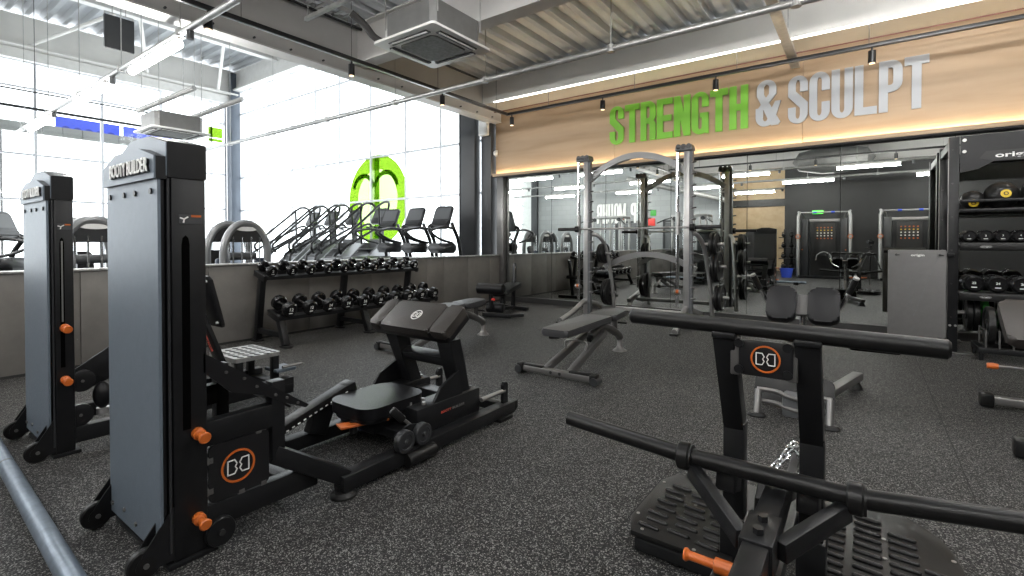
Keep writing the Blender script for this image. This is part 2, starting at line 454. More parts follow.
# beams
def ibeam(x0, x1, y, z0, z1, w, name, m, label):
    mb = MB(); L = x1-x0; c = (x0+x1)/2
    mb.box((c, y, (z0+z1)/2), (L, 0.02, z1-z0)); mb.box((c, y, z0+0.0125), (L, w, 0.025)); mb.box((c, y, z1-0.0125), (L, w, 0.025))
    return struct(name, mb, m, label, 'beam')
ibeam(-6.1, 6.5, 4.55, 3.78, 4.36, 0.22, 'beam', 'ceil_grey', 'grey steel roof beam behind the ceiling air unit')
ibeam(-6.1, 6.5, 0.6, 3.78, 4.36, 0.22, 'beam', 'ceil_grey', 'grey steel roof beam above the photographer')
ibeam(-6.1, 6.5, -3.0, 3.78, 4.36, 0.22, 'beam', 'ceil_grey', 'grey steel roof beam near the back wall')
mb = MB(); mb.box((0.2, 7.55, 4.12), (12.6, 0.2, 0.48)); mb.box((0.2, 7.82, 3.90), (12.6, 0.56, 0.03)); struct('beam_front', mb, 'beam_white', 'pale boxed beam above the wall sign', 'beam')
# half wall of cement panels
mb = MB()
ys = [-4.0, -2.87, -1.73, -0.6, 0.53, 1.37, 2.5, 3.12, 3.747, 4.311, 4.769, 5.135, 5.938, 6.355, 7.003, 7.67, 8.0]
for a, b in zip(ys[:-1], ys[1:]): mb.box((WX-0.06, (a+b)/2, 0.47), (0.12, b-a-0.006, 0.90), bev=0.003)
struct('wall_left', mb, 'cement_panel', 'half wall of grey cement panels below the windows', 'wall')
mb = MB(); mb.box((WX-0.075, 2.0, 0.465), (0.08, 12.0, 0.88)); struct('wall_left_core', mb, 'wall_black', 'core of the half wall showing dark in the panel joints', 'wall')
mb = MB(); mb.box((WX-0.08, 2.0, 0.930), (0.20, 12.0, 0.022), bev=0.004); struct('trim_5', mb, 'galv', 'pale coping on the half wall', 'trim')
mb = MB(); mb.box((WX+0.006, 2.0, 0.012), (0.012, 12.0, 0.024)); struct('baseboard_left', mb, 'wall_black', 'thin dark base strip of the half wall', 'baseboard')
# columns
mb = MB(); mb.box((-6.84, 7.90, 3.3), (0.44, 0.18, 6.6), bev=0.01); mb.box((-7.03, 7.84, 3.3), (0.02, 0.08, 6.6)); struct('column', mb, 'column_dark', 'dark steel column left of the light gap', 'column')
mb = MB(); mb.box((-6.40, 8.02, 3.3), (0.26, 0.2, 6.6), bev=0.01); struct('column', mb, 'column_dark', 'dark steel column at the end of the half wall', 'column')
mb = MB(); mb.box((-6.09, 8.04, 1.27), (0.17, 0.12, 2.54), bev=0.008); struct('column', mb, 'grey_steel', 'slim grey post at the left edge of the mirrors', 'column')
mb = MB(); mb.box((-17.85, 8.15, 3.5), (0.35, 0.3, 7.0), bev=0.01); struct('column', mb, 'column_blue', 'blue grey steel column at the glazed corner', 'column')
mb = MB(); mb.box((-13.2, -4.05, 3.5), (0.35, 0.35, 7.0), bev=0.01); struct('column', mb, 'column_dark', 'dark column at the end of the grey back wall', 'column')
# wood fascia, cove ledge, mirror base
mb = MB()
for a, b in ((-6.24, -3.60), (-3.60, -0.75), (-0.75, 2.10), (2.10, 4.95), (4.95, 6.5)): mb.box(((a+b)/2, 8.065, 3.24), (b-a-0.004, 0.05, 1.33))
struct('wall_front_fascia', mb, 'plywood', 'plywood fascia above the mirrors', 'wall')
mb = MB(); mb.box((0.13, 8.01, 2.555), (12.74, 0.14, 0.035)); mb.box((0.13, 7.945, 2.565), (12.74, 0.015, 0.055)); struct('trim_6', mb, 'plywood', 'plywood ledge of the cove light', 'trim')
mb = MB(); mb.box((0.13, 8.02, 2.53), (12.74, 0.12, 0.018)); struct('trim_7', mb, 'wall_black', 'dark strip under the cove ledge', 'trim')
mb = MB(); mb.box((0.2, 8.06, 0.05), (12.4, 0.10, 0.10)); struct('baseboard_front', mb, 'wall_black', 'black plinth below the mirrors', 'baseboard')
o = solo('cove_light', MB().box((0.13, 8.005, 2.581), (12.7, 0.03, 0.012)), 'led_cove', 'warm strip light glowing on the ledge below the plywood fascia', 'light strip')
# mirror panels
seams = [-5.995, -4.917, -3.788, -2.624, -1.473, -0.301, 0.87, 2.04, 3.21, 4.38, 5.55, 6.5]
names = ['leftmost wall mirror panel beside the slim grey post', 'wall mirror panel behind the left end of the rack bar', 'wall mirror panel between the two silver rack posts', 'wall mirror panel behind the right rack post and plates',
         'wall mirror panel reflecting the pale timber wall', 'wall mirror panel behind the hanging grey mat', 'wall mirror panel behind the shelves of dumbbells', 'wall mirror panel at the right frame edge']
for k in range(len(seams)-1):
    a, b = seams[k], seams[k+1]
    mb = MB(); mb.box(((a+b)/2, 8.095, 1.31), (b-a-0.007, 0.012, 2.415))
    solo('mirror', mb, 'mirror_glass', names[k] if k < len(names) else 'wall mirror panel beyond the right frame edge', 'mirror', 'wall mirror panels')
# ------------------------------------------------------------------ glazing
win_n = [0]
def window(p0, p1, zs, labelpos):
    "one full height bay between two mullions: frame + pane"
    win_n[0] += 1
    p0, p1 = V(p0), V(p1); d = (p1-p0).normalized(); nrm = V((-d.y, d.x, 0))
    mb = MB(); z0, z1 = zs[0], zs[-1]
    mb.bar(p0+V((0, 0, z0)), p0+V((0, 0, z1)), 0.06, 0.12, up=nrm, bev=0)
    for z in zs: mb.bar(p0+V((0, 0, z)), p1+V((0, 0, z)), 0.10, 0.05, bev=0)
    o = struct('window_%d' % win_n[0], mb, 'mullion', labelpos, 'window')
    mb = MB(); c = (p0+p1)/2; L = (p1-p0).length
    mb.bar(p0+V((0, 0, (z0+z1)/2)), p1+V((0, 0, (z0+z1)/2)), 0.012, z1-z0, bev=0)
    g = mb.build('window_pane', 'window_glass', None); g.parent = o; g['kind'] = 'structure'
zz = [0.1, 2.28, 3.42, 5.62, 6.4]
xs = [-17.7, -16.97, -15.79, -14.42, -13.13, -11.96, -10.61, -9.26, -8.06, -6.95]
for k in range(len(xs)-1):
    window((xs[k], 8.35, 0), (xs[k+1], 8.35, 0), zz, 'glazed bay %d from the corner on the far side of the cardio hall' % (k+1))
window((-6.95, 8.35, 0), (-6.05, 8.35, 0), zz, 'narrow glazed bay behind the two dark columns')
ys2 = [7.95, 7.5, 6.05, 4.58, 3.165, 1.73, 0.3, -1.13, -2.56, -4.0, -5.43, -6.86, -8.3, -10.0]
for k in range(len(ys2)-1):
    window((-18.05, ys2[k], 0), (-18.05, ys2[k+1], 0), [0.1, 2.33, 3.52, 5.27, 5.95], 'glazed bay %d from the corner on the left side of the cardio hall' % (k+1))
# roof edge beams and members of the cardio hall
mb = MB(); mb.box((-17.95, -0.9, 6.08), (0.3, 18.2, 0.26)); struct('beam', mb, 'roof_white', 'rough white edge beam above the left glazing', 'beam')
mb = MB(); mb.box((-17.9, -0.9, 6.72), (0.12, 18.2, 0.75)); mb.box((-17.8, -0.9, 6.26), (0.45, 18.2, 0.04)); struct('beam', mb, 'beam_white', 'white girder over the left glazing', 'beam')
mb = MB(); mb.box((-12.0, 8.3, 6.75), (12.0, 0.25, 0.7)); mb.box((-12.0, 8.25, 6.42), (12.0, 0.4, 0.05)); struct('beam', mb, 'roof_white', 'white beam over the far glazing', 'beam')
for x, l in ((-14.9, 'white roof girder nearer the left glazing'), (-11.9, 'white roof girder over the middle of the cardio hall'), (-8.9, 'white roof girder nearer the bulkhead')):
    mb = MB(); mb.box((x, -0.9, 6.98), (0.04, 18.0, 0.30)); mb.box((x, -0.9, 6.82), (0.22, 18.0, 0.03)); mb.box((x, -0.9, 7.12), (0.22, 18.0, 0.03)); struct('beam', mb, 'roof_white', l, 'beam')
mb = MB()
for a, b in (((-17.7, 3.0, 6.3), (-15.0, 4.2, 6.9)), ((-17.7, 5.6, 6.3), (-15.0, 4.6, 6.9)), ((-17.7, 7.6, 6.3), (-15.0, 6.6, 6.9))): mb.tube([a, b], 0.045, 8)
struct('beam_brace', mb, 'beam_white', 'pale diagonal roof braces', 'beam')
# outside: blue sign panels, grey parapet band seen through the glass
def ext_panel(y0, y1, lab):
    t = thing('exterior_sign', lab, 'sign', (-18.8, (y0+y1)/2, 4.48), 'blue exterior sign panels')
    MB().box((-18.8, (y0+y1)/2, 4.62), (0.06, y1-y0, 0.36)).build('panel', 'ext_blue', t)
    mb = MB(); n = int((y1-y0)/0.26)
    for k in range(n): mb.lathe([(0, 0.012), (0.10, 0.012), (0.10, 0)], (-18.77, y0+0.22+k*0.26, 4.45), (1, 0, 0), 14)
    mb.build('lettering_tops', 'ext_navy', t)
ext_panel(3.72, 5.2, 'blue exterior sign panel seen through the left glazing, left of the mullion'); ext_panel(5.3, 6.6, 'blue exterior sign panel behind the far hanging air unit')
mb = MB()
for k in range(9): mb.box((-18.6, 2.75+k*0.43, 4.32), (0.12, 0.41, 0.27))
for y in (2.6, 6.3): mb.box((-18.65, y, 2.2), (0.05, 0.05, 4.4))
solo('exterior_parapet', mb, 'ext_grey', 'grey panelled band running outside below the blue sign', 'parapet', base=(-18.6, 4.5, 0))
# stickers on the glass
def film_disc(name, c, r, m, parent, y, holes=None):
    mb = MB(); mb.lathe([(0, 0), (r, 0), (r, 0.004), (0, 0.004)], (c[0], y, c[1]), (0, -1, 0), 48); return mb.build(name, m, parent)
t = thing('window_decal', 'large round green sticker on the far glazing behind the stair climbers', 'sticker', (-10.4, 8.31, 1.1))
mb = MB(); mb.ring((-10.4, 8.335, 2.3), (1, 0, 0), (0, 0, 1), (0, -1, 0), 1.18, 0.80, 0.004, 48); mb.build('outer_ring', 'green_film', t)
mb = MB(); mb.ring((-10.4, 8.335, 2.3), (1, 0, 0), (0, 0, 1), (0, -1, 0), 0.80, 0.0, 0.004, 40)
mb.build('inner_disc', 'pale_green_film', t)
MB().box((-10.40, 8.328, 2.3), (0.2, 0.004, 2.3)).build('vertical_bar', 'green_film', t)
for cx, r in ((-10.95, .42), (-10.05, .45)):
    mb = MB()
    mb.strip([(r*math.cos(a), r*math.sin(a)) for a in [PI*.1+PI*.8*k/10 for k in range(11)]], 0.12, (cx, 8.329, 2.55), (1, 0, 0), (0, 0, 1), (0, -1, 0), 0.003); mb.build('arc_mark', 'green_film', t)
t = thing('window_decal', 'small square green sticker on the glazing left of the corner column', 'sticker', (-17.98, 7.62, 4.6))
MB().box((-17.985, 7.62, 4.92), (0.004, 0.45, 0.34)).build('upper_panel', 'green_film', t); MB().box((-17.985, 7.62, 4.66), (0.004, 0.45, 0.10)).build('lower_strip', 'green_film', t)

# ------------------------------------------------------------------ wall sign
def letter_polys(ch):
    w, s = 0.44, 0.172
    P = []
    def R(x0, y0, x1, y1): P.append([(x0, y0), (x1, y0), (x1, y1), (x0, y1)])
    def A(cx, cy, Rx, Ry, rx, ry, a0, a1, n=12):
        for k in range(n):
            a, b = a0+(a1-a0)*k/n, a0+(a1-a0)*(k+1)/n
            P.append([(cx+Rx*math.cos(a), cy+Ry*math.sin(a)), (cx+Rx*math.cos(b), cy+Ry*math.sin(b)), (cx+rx*math.cos(b), cy+ry*math.sin(b)), (cx+rx*math.cos(a), cy+ry*math.sin(a))])
    h = w/2; i = h-s
    if ch == 'S':
        A(h, .82, h, .19, i, .09, 0, PI); R(0, .66, s, .82); R(w-s, .66, w, .82)
        P.append([(0, .66), (s, .68), (w, .42), (w, .34), (w-s, .32), (0, .58)])
        R(w-s, .18, w, .38); A(h, .18, h, .19, i, .09, PI, 2*PI); R(0, .18, s, .34)
    elif ch == 'T': R(0, .84, w, 1); R(h-s/2, 0, h+s/2, .9)
    elif ch == 'R':
        R(0, 0, s, 1); R(s, .86, h, 1); R(s, .43, h, .57); A(h, .80, h, .20, i, .06, 0, PI/2); R(w-s, .62, w, .80); A(h, .63, h, .20, i, .06, -PI/2, 0)
        R(w-s, 0, w, .40); A(h, .38, h, .16, i, .04, 0, PI/2)
    elif ch == 'E': R(0, 0, s, 1); R(s, .85, w, 1); R(s, .43, w*.92, .58); R(s, 0, w, .15)
    elif ch == 'N': R(0, 0, s, 1); R(w-s, 0, w, 1); P.append([(s*.2, 1), (s, 1), (w-s*.2, 0), (w-s, 0)])
    elif ch == 'G':
        A(h, .81, h, .20, i, .09, 0, PI); R(0, .19, s, .81); R(w-s, .64, w, .81); A(h, .19, h, .20, i, .09, PI, 2*PI); R(w-s, .19, w, .50); R(h, .38, w, .50); R(w-s*.5, 0, w, .3)
    elif ch == 'H': R(0, 0, s, 1); R(w-s, 0, w, 1); R(s, .43, w-s, .58)
    elif ch == 'C': A(h, .81, h, .20, i, .09, 0, PI); R(0, .19, s, .81); R(w-s, .62, w, .81); A(h, .19, h, .20, i, .09, PI, 2*PI); R(w-s, .19, w, .38)
    elif ch == 'U': R(0, .19, s, 1); R(w-s, .19, w, 1); A(h, .19, h, .20, i, .09, PI, 2*PI)
    elif ch == 'O': R(0, .19, s, .81); R(w-s, .19, w, .81); A(h, .19, h, .20, i, .09, PI, 2*PI); A(h, .81, h, .20, i, .09, 0, PI)
    elif ch == 'L': R(0, 0, s, 1); R(s, 0, w, .15)
    elif ch == 'M': R(0, 0, s*.8, 1); R(w*1.3-s*.8, 0, w*1.3, 1); P.append([(s*.2, 1), (s*.9, 1), (w*.65+s*.3, .1), (w*.65-s*.3, .1)]); P.append([(w*1.3-s*.9, 1), (w*1.3-s*.2, 1), (w*.65+s*.3, .1), (w*.65-s*.3, .1)])
    elif ch == 'P': R(0, 0, s, 1); R(s, .86, h, 1); R(s, .38, h, .52); A(h, .80, h, .20, i, .06, 0, PI/2); R(w-s, .58, w, .80); A(h, .58, h, .20, i, .06, -PI/2, 0)
    elif ch == '&':
        A(.21, .82, .19, .19, .055, .09, 0, PI); R(.02, .68, .16, .82); R(.26, .68, .40, .82)
        P.append([(.02, .68), (.16, .70), (.48, .06), (.44, 0), (.30, 0)]); P.append([(.26, .70), (.40, .68), (.16, .36), (.02, .36)])
        R(0, .19, .145, .40); A(.19, .19, .19, .20, .05, .09, PI, 2*PI); P.append([(.24, .22), (.38, .16), (.49, .52), (.38, .52)])
    return P, (0.52 if ch == 'M' else 0.49 if ch == '&' else w)
def word(txt, x0, x1, z0, z1, y, m, label, depth=0.022, sgn=1):
    t = thing('wall_sign', label, 'sign', ((x0+x1)/2, y, z0))
    H = z1-z0; ws = [letter_polys(c)[1] for c in txt]; gap = 0.034; tot = sum(ws)+gap*(len(txt)-1); sx = (x1-x0)/tot; x = 0
    for c, w in zip(txt, ws):
        if c != ' ':
            mb = MB()
            for i, p in enumerate(letter_polys(c)[0]): mb.prism([(x0+(x+a)*sx, y, z0+b*H) for a, b in p], (0, -depth-i*0.00025, 0))
            mb.build('letter', m, t)
        x += w+gap
    return t
word('STRENGTH', -3.68, -1.455, 2.905, 3.555, 8.03, 'sign_green', 'green raised capital lettering reading STRENGTH on the plywood fascia')
word('&', -1.35, -1.02, 2.90, 3.56, 8.03, 'sign_white', 'white raised ampersand between the two words on the fascia')
word('SCULPT', -0.93, 0.61, 2.885, 3.545, 8.03, 'sign_white', 'white raised capital lettering reading SCULPT on the plywood fascia')
def word_back(txt, x0, x1, z0, z1, y, m, label):
    t = thing('wall_sign', label, 'sign', ((x0+x1)/2, y, z0)); H = z1-z0
    ws = [letter_polys(c)[1] if c != ' ' else 0.3 for c in txt]; gap = 0.07; tot = sum(ws)+gap*(len(txt)-1); sx = (x1-x0)/tot; x = 0
    for c, w in zip(txt, ws):
        if c != ' ':
            mb = MB()
            for i, p in enumerate(letter_polys(c)[0]): mb.prism([(x1-(x+a)*sx, y, z0+b*H) for a, b in p], (0, 0.06+i*0.00025, 0))
            mb.build('letter', m, t)
        x += w+gap
word_back('RP MOUHR', -9.85, -7.75, 2.02, 2.88, -3.995, 'white_paint', 'white lettering on the grey back wall reflected in the mirrors')

# ------------------------------------------------------------------ ceiling services
def spotlight(t, x, y, z):
    mb = MB(); mb.cyl((x, y, z-0.04), (x, y, z), 0.012, n=8); mb.cyl((x, y, z-0.19), (x, y, z-0.045), 0.042, 0.040, 18)
    o = mb.build('spotlight', 'black_satin', t)
    MB().lathe([(0, 0), (0.030, 0), (0.030, 0.006), (0, 0.006)], (x, y, z-0.197), (0, 0, 1), 16).build('spotlight_lens', 'spot_glow', o)
t = thing('track_light', 'black ceiling track with spotlights running along the grey bulkhead', 'track light', (-5.5, 2.0, 3.3))
MB().bar((-5.5, -3.5, 3.6), (-5.5, 7.42, 3.6), 0.05, 0.05, bev=0.004).build('track_rail', 'black_satin', t)
for y in (-2, -0.5, 1, 2.6, 4.0, 5.6, 7.1): MB().cyl((-5.5, y, 3.62), (-5.5, y, 4.34), 0.005, n=6).build('hanger_wire', 'grey_steel', t)
for y in (2.27, 4.0, 5.7, 0.6, -1.2): spotlight(t, -5.5, y, 3.575)
t = thing('track_light', 'black ceiling track with spotlights running in front of the plywood fascia', 'track light', (0, 7.45, 3.3))
MB().bar((-5.52, 7.45, 3.6), (6.4, 7.45, 3.6), 0.05, 0.05, bev=0.004).build('track_rail', 'black_satin', t)
for x in (-4.6, -3, -1.5, 0, 1.5, 3, 4.5): MB().cyl((x, 7.45, 3.62), (x, 7.45, 3.88), 0.005, n=6).build('hanger_wire', 'grey_steel', t)
for x in (-5.4, -3.55, -1.78, 0.03, 1.9, 3.7): spotlight(t, x, 7.45, 3.575)
t = thing('track_light', 'black ceiling track with spotlights across the room above the camera, seen in the mirrors', 'track light', (0, -.2, 3.3))
MB().bar((-5.4, -.2, 3.6), (6.4, -.2, 3.6), 0.05, 0.05, bev=0.004).build('track_rail', 'black_satin', t)
for x in (-4.4, -2.2, 0, 2.2, 4.4): MB().cyl((x, -.2, 3.62), (x, -.2, 4.34), 0.005, n=6).build('hanger_wire', 'grey_steel', t)
for x in (-4.6, -2.9, -1.2, 0.6, 2.3, 4.0): spotlight(t, x, -.2, 3.575)
# linear LED on the front beam
t = thing('linear_light', 'long warm LED line fixed along the bottom of the pale front beam', 'light', (0, 7.43, 3.86))
MB().box((0.3, 7.425, 3.90), (12.2, 0.045, 0.03)).build('housing', 'beam_white', t); MB().box((0.3, 7.425, 3.875), (12.2, 0.032, 0.016)).build('diffuser', 'led_warm', t)
solo('conduit', MB().tube([(-5.9, 7.55, 3.72), (6.3, 7.55, 3.72)], 0.008, 6), 'red_cable', 'thin reddish conduit under the soffit above the plywood fascia', 'conduit', base=(0, 7.55, 3.71))
# trunking runs with LED battens
def trunking(y, z, x0, x1, lit, label, lit_len=1.5, up=False):
    t = thing('light_trunking', label, 'strip light', ((x0+x1)/2, y, z-0.05), 'suspended light trunking runs')
    mb = MB(); mb.tube([(x0, y, z), (x1, y, z)], 0.036, 12); mb.build('trunking_tube', 'galv', t)
    x = x0+0.8
    while x < x1:
        MB().cyl((x, y, z), (x, y, 7.14 if x < -6.3 else 4.345), 0.006, n=6).build('hanger_rod', 'galv', t); MB().tube([(x, y, z+0.04), (x, y, z-0.04)], 0.046, 12).build('pipe_clamp', 'galv', t); x += 1.85
    for a in lit:
        o = MB().box((a, y, z-0.048), (lit_len, 0.05, 0.025), bev=0.004).build('batten', 'white_paint', t)
        MB().cyl((a-lit_len/2+.03, y, z-0.105), (a+lit_len/2-.03, y, z-0.105), 0.042, n=14).build('batten_diffuser', 'led', o)
    for a in lit: MB().cyl((a+lit_len/2+0.25, y, z-0.12), (a+lit_len/2+0.25, y, z-0.03), 0.035, n=10).build('junction_box', 'plastic_grey', t)
    return t
trunking(2.2, 3.44, -14.2, -4.7, (-6.75, -9.2, -12.2), 'light trunking crossing under the bulkhead at upper left, LED battens lit')
trunking(5.25, 3.42, -14.3, 6.3, (), 'bare grey trunking crossing from the glazing to the upper right')
trunking(2.2, 3.74, -3.5, 6.3, (-1.9, 0.6, 3.4, 5.0), 'unseen light trunking overhead to the right of the camera, extra battens added for brightness', up=True)  # out of view; battens added here to raise the gym's ambient light
trunking(5.35, 4.05, -0.3, 6.2, (0.7, 3.2), 'unseen light trunking added overhead to brighten the pale front beam and plywood fascia')  # invented run, put in to light the beam face, fascia and deck
trunking(-0.9, 3.44, -14.0, 6.3, (-12.5, -9.5, -6.3, -3.2, 0.0, 2.6), 'light trunking behind the camera seen only in the mirrors', up=True)
trunking(-2.6, 3.30, -13.5, 6.3, (-11.0, -7.6, -4.6, -1.6, 1.9), 'light trunking nearest the back wall seen only in the mirrors', up=True)
trunking(-5.6, 3.30, -4.9, -2.6, (-3.7,), 'light trunking inside the timber clad recess seen only in the mirrors')
# ceiling cassette air units
def cassette(name, c, w, label, rz=0.0):
    t = thing(name, label, 'air conditioner', c); x, y, z = c
    h = w/2
    mb = MB(); mb.prism([(x+a, y+b, z+0.02) for a, b in rrect(w, w, 0.04, 3)], (0, 0, 0.028), 0.004)
    mb.build('fascia', 'ac_white', t)
    oc = [(-.34, -.40), (.34, -.40), (.40, -.34), (.40, .34), (.34, .40), (-.34, .40), (-.40, .34), (-.40, -.34)]
    MB().prism([(x+a*w*1.02, y+b*w*1.02, z+0.056) for a, b in oc], (0, 0, 0.28)).build('body', 'ac_grey', t)
    g = [(-.24, -.29), (.24, -.29), (.29, -.24), (.29, .24), (.24, .29), (-.24, .29), (-.29, .24), (-.29, -.24)]
    MB().prism([(x+a*w, y+b*w, z+0.008) for a, b in g], (0, 0, 0.014)).build('grille', 'ac_grille', t)
    for sx, sy in ((0, -1), (0, 1), (1, 0), (-1, 0)):
        if sx == 0: q = MB().box((x, y+sy*0.385*w, z+0.016), (0.62*w, 0.075*w, 0.012))
        else: q = MB().box((x+sx*0.385*w, y, z+0.016), (0.075*w, 0.62*w, 0.012))
        q.build('air_slot', 'wall_black', t)
        if sx == 0: q = MB().box((x, y+sy*0.395*w, z+0.006), (0.60*w, 0.02, 0.008))
        else: q = MB().box((x+sx*0.395*w, y, z+0.006), (0.02, 0.60*w, 0.008))
        q.build('louvre', 'ac_white', t)
    for a in (-1, 1):
        for b in (-1, 1): MB().cyl((x+a*0.43*w, y+b*0.36*w, z+0.2), (x+a*0.43*w, y+b*0.36*w, 4.345 if x > -6 else 7.14), 0.007, n=6).build('drop_rod', 'galv', t)
    for dx in (0.2, -0.2):
        MB().cyl((x-0.42*w, y+dx*w, z+0.22), (x-0.42*w-0.05, y+dx*w, z+0.22), 0.06, n=12).build('pipe_port', 'ac_grey', t)
    return t
t = cassette('air_conditioner', (-3.90, 3.90, 3.32), 0.92, 'ceiling cassette air unit hanging in the gym at top centre')
mb = MB(); mb.tube([(-4.28, 3.72, 3.47), (-4.40, 3.68, 3.44), (-4.50, 3.58, 3.50), (-4.55, 3.48, 3.62), (-4.62, 3.36, 3.72)], 0.04, 10, sm=5); mb.build('hose', 'hose', t)
MB().cyl((-4.33, 3.64, 3.44), (-4.33, 3.64, 3.56), 0.04, n=10).build('pump_box', 'ac_white', t)
cassette('air_conditioner', (-10.55, 3.72, 3.20), 0.95, 'far cassette air unit hanging in front of the bright glazing above the near tower')
for y, l in ((3.3, 'left one of two grey pipe stubs above the far air unit'), (4.1, 'right one of two grey pipe stubs above the far air unit')):
    solo('vent_pipe', MB().tube([(-10.9, y, 3.62), (-9.4, y+0.35, 3.85)], 0.045, 10), 'galv', l, 'pipe', 'pipes above the far air unit', base=(-10.2, y+.1, 3.6))
# cable tray
mb = MB()
for s in (-0.1, 0.1): mb.bar((-4.85+s, 1.0, 3.80), (-4.85+s, 3.55, 3.80), 0.015, 0.05, bev=0)
for k in range(23): mb.bar((-4.95, 1.05+k*0.11, 3.79), (-4.75, 1.05+k*0.11, 3.79), 0.04, 0.01, bev=0)
mb.bar((-5.25, 3.2, 3.76), (-4.35, 3.2, 3.76), 0.04, 0.04, bev=0)
for x in (-5.2, -4.4): mb.cyl((x, 3.2, 3.76), (x, 3.2, 4.34), 0.007, n=6)
solo('cable_tray', mb, 'galv', 'perforated galvanised cable tray above the gym air unit', 'cable tray', base=(-4.85, 2.3, 3.74))
# diagonal galvanised channel hanging down over the sign
mb = MB(); mb.bar((-0.80, 4.8, 3.668), (-0.835, 7.95, 3.668), 0.11, 0.05, bev=0.004); mb.cyl((-0.81, 5.3, 3.66), (-0.81, 5.3, 4.34), 0.006, n=6); mb.cyl((-0.82, 7.0, 3.68), (-0.82, 7.0, 4.34), 0.006, n=6)
solo('cable_channel', mb, 'galv', 'galvanised cable channel hanging above the sign, near the ampersand', 'channel', base=(-0.82, 6.4, 3.64))
# hanging dark panel in the cardio hall
t = thing('hanging_screen', 'dark flat panel hanging on wires at upper left in the cardio hall', 'screen', (-9.0, 2.5, 4.02))
MB().box((-9.0, 2.5, 4.28), (0.06, 0.36, 0.48), bev=0.01).build('panel', 'column_dark', t)
mb = MB(); mb.tube([(-9.0, 2.33, 4.04), (-9.0, 2.33, 4.56), (-9.0, 2.67, 4.56), (-9.0, 2.67, 4.04), (-9.0, 2.33, 4.04)], 0.012, 6); mb.cyl((-9, 2.42, 4.55), (-9, 2.42, 6.4), 0.006, n=6); mb.cyl((-9, 2.58, 4.55), (-9, 2.58, 6.4), 0.006, n=6); mb.build('hanging_frame', 'galv', t)
t = thing('ceiling_raft', 'grey ceiling raft cut off at the top left corner of the frame', 'panel', (-9.6, 1.15, 4.75))
MB().box((-9.6, 1.2, 4.78), (0.9, 0.55, 0.06), bev=0.01).build('panel', 'plastic_grey', t)
for a in (-.4, .4):
    for b in (-.2, .2): MB().cyl((-9.6+a, 1.2+b, 4.8), (-9.6+a, 1.2+b, 7.1), 0.006, n=6).build('drop_rod', 'galv', t)
# suspended dark pipe run in front of left glazing
mb = MB(); mb.tube([(-16.5, -3, 4.45), (-16.5, 6.1, 4.45)], 0.035, 8); mb.tube([(-16.7, -3, 4.9), (-16.7, 6.6, 4.9)], 0.02, 8)
for y in (-2, 1, 2.9, 5.5): mb.cyl((-16.5, y, 4.45), (-16.5, y, 7.14), 0.007, n=6)
solo('pipe_run', mb, 'column_dark', 'thin dark pipes suspended in front of the left glazing', 'pipe', base=(-16.5, 2, 4.4))
# wall speaker and small devices on the columns
t = thing('wall_speaker', 'white boxy speaker on the dark column left of the plywood fascia', 'speaker', (-6.41, 7.88, 3.38))
MB().box((-6.41, 7.86, 3.60), (0.23, 0.10, 0.44), bev=0.03).build('cabinet', 'white_paint', t); MB().box((-6.41, 7.93, 3.60), (0.06, 0.08, 0.12)).build('bracket', 'column_dark', t)
t = thing('alarm_sounder', 'small white sensor on the left edge of the plywood fascia', 'sensor', (-6.2, 8.0, 2.95))
MB().sphere((-6.22, 8.0, 3.03), 0.05, (1, 0.7, 1)).build('body', 'white_paint', t); MB().box((-6.22, 8.03, 3.03), (0.06, 0.03, 0.12), bev=.01).build('back_plate', 'ac_white', t)
# duct + exit sign seen in the mirrors
solo('ceiling_duct', MB().cyl((-7.6, -1.9, 3.65), (-4.2, -3.7, 2.75), 0.10, n=20), 'galv', 'round duct slanting down the back of the gym, seen in the mirrors', 'duct', base=(-5.9, -2.8, 3.1))
mb = MB(); mb.lathe([(0, -1.1), (0.30, -0.9), (0.42, -0.3), (0.42, 0.3), (0.30, 0.9), (0, 1.1)], (-0.9, -2.2, 3.78), (1, 0, 0), 24)
solo('fabric_duct', mb, 'ac_grey', 'fat pale fabric duct under the back ceiling, seen in the mirrors', 'duct', base=(-0.9, -2.2, 3.4))
t = thing('fire_sign', 'small red fire notice below a green panel on the grey back wall', 'sign', (-7.3, -3.99, 1.9))
MB().box((-7.35, -3.985, 2.04), (.30, .02, .32), bev=.004).build('red_notice', 'red', t); MB().box((-7.28, -3.985, 2.42), (.24, .02, .24), bev=.004).build('green_notice', 'green_plate', t)
solo('fire_bell', MB().lathe([(0, 0), (.09, 0), (.09, .05), (.05, .08), (0, .08)], (-8.6, -4.0, 2.24), (0, 1, 0), 20), 'red', 'small red alarm sounder under the white lettering on the grey back wall', 'alarm', base=(-8.6, -4.0, 2.15))
for n_, x_, l_ in ((1, -8.4, 'grey door under the white lettering on the back wall'), (2, -6.3, 'grey door right of the fire notice on the back wall')):
    mb = MB()
    for dx in (-.52, .52): mb.box((x_+dx, -3.98, 1.02), (.08, .06, 2.04))
    mb.box((x_, -3.98, 2.06), (1.12, .06, .08)); d = struct('door_%d' % n_, mb, 'column_dark', l_, 'door')
    q = MB().box((x_, -3.985, 1.0), (.94, .04, 2.0)).build('door_leaf', 'plastic_grey', None); q.parent = d; q['kind'] = 'structure'
t = thing('exit_sign', 'glowing green exit sign on the charcoal back wall, seen in the mirrors', 'sign', (-1.4, -3.98, 2.18))
MB().box((-1.4, -3.97, 2.24), (0.36, 0.05, 0.14), bev=.005).build('housing', 'wall_black', t); MB().box((-1.4, -3.94, 2.24), (0.33, 0.02, 0.12)).build('face', 'exit_green', t)
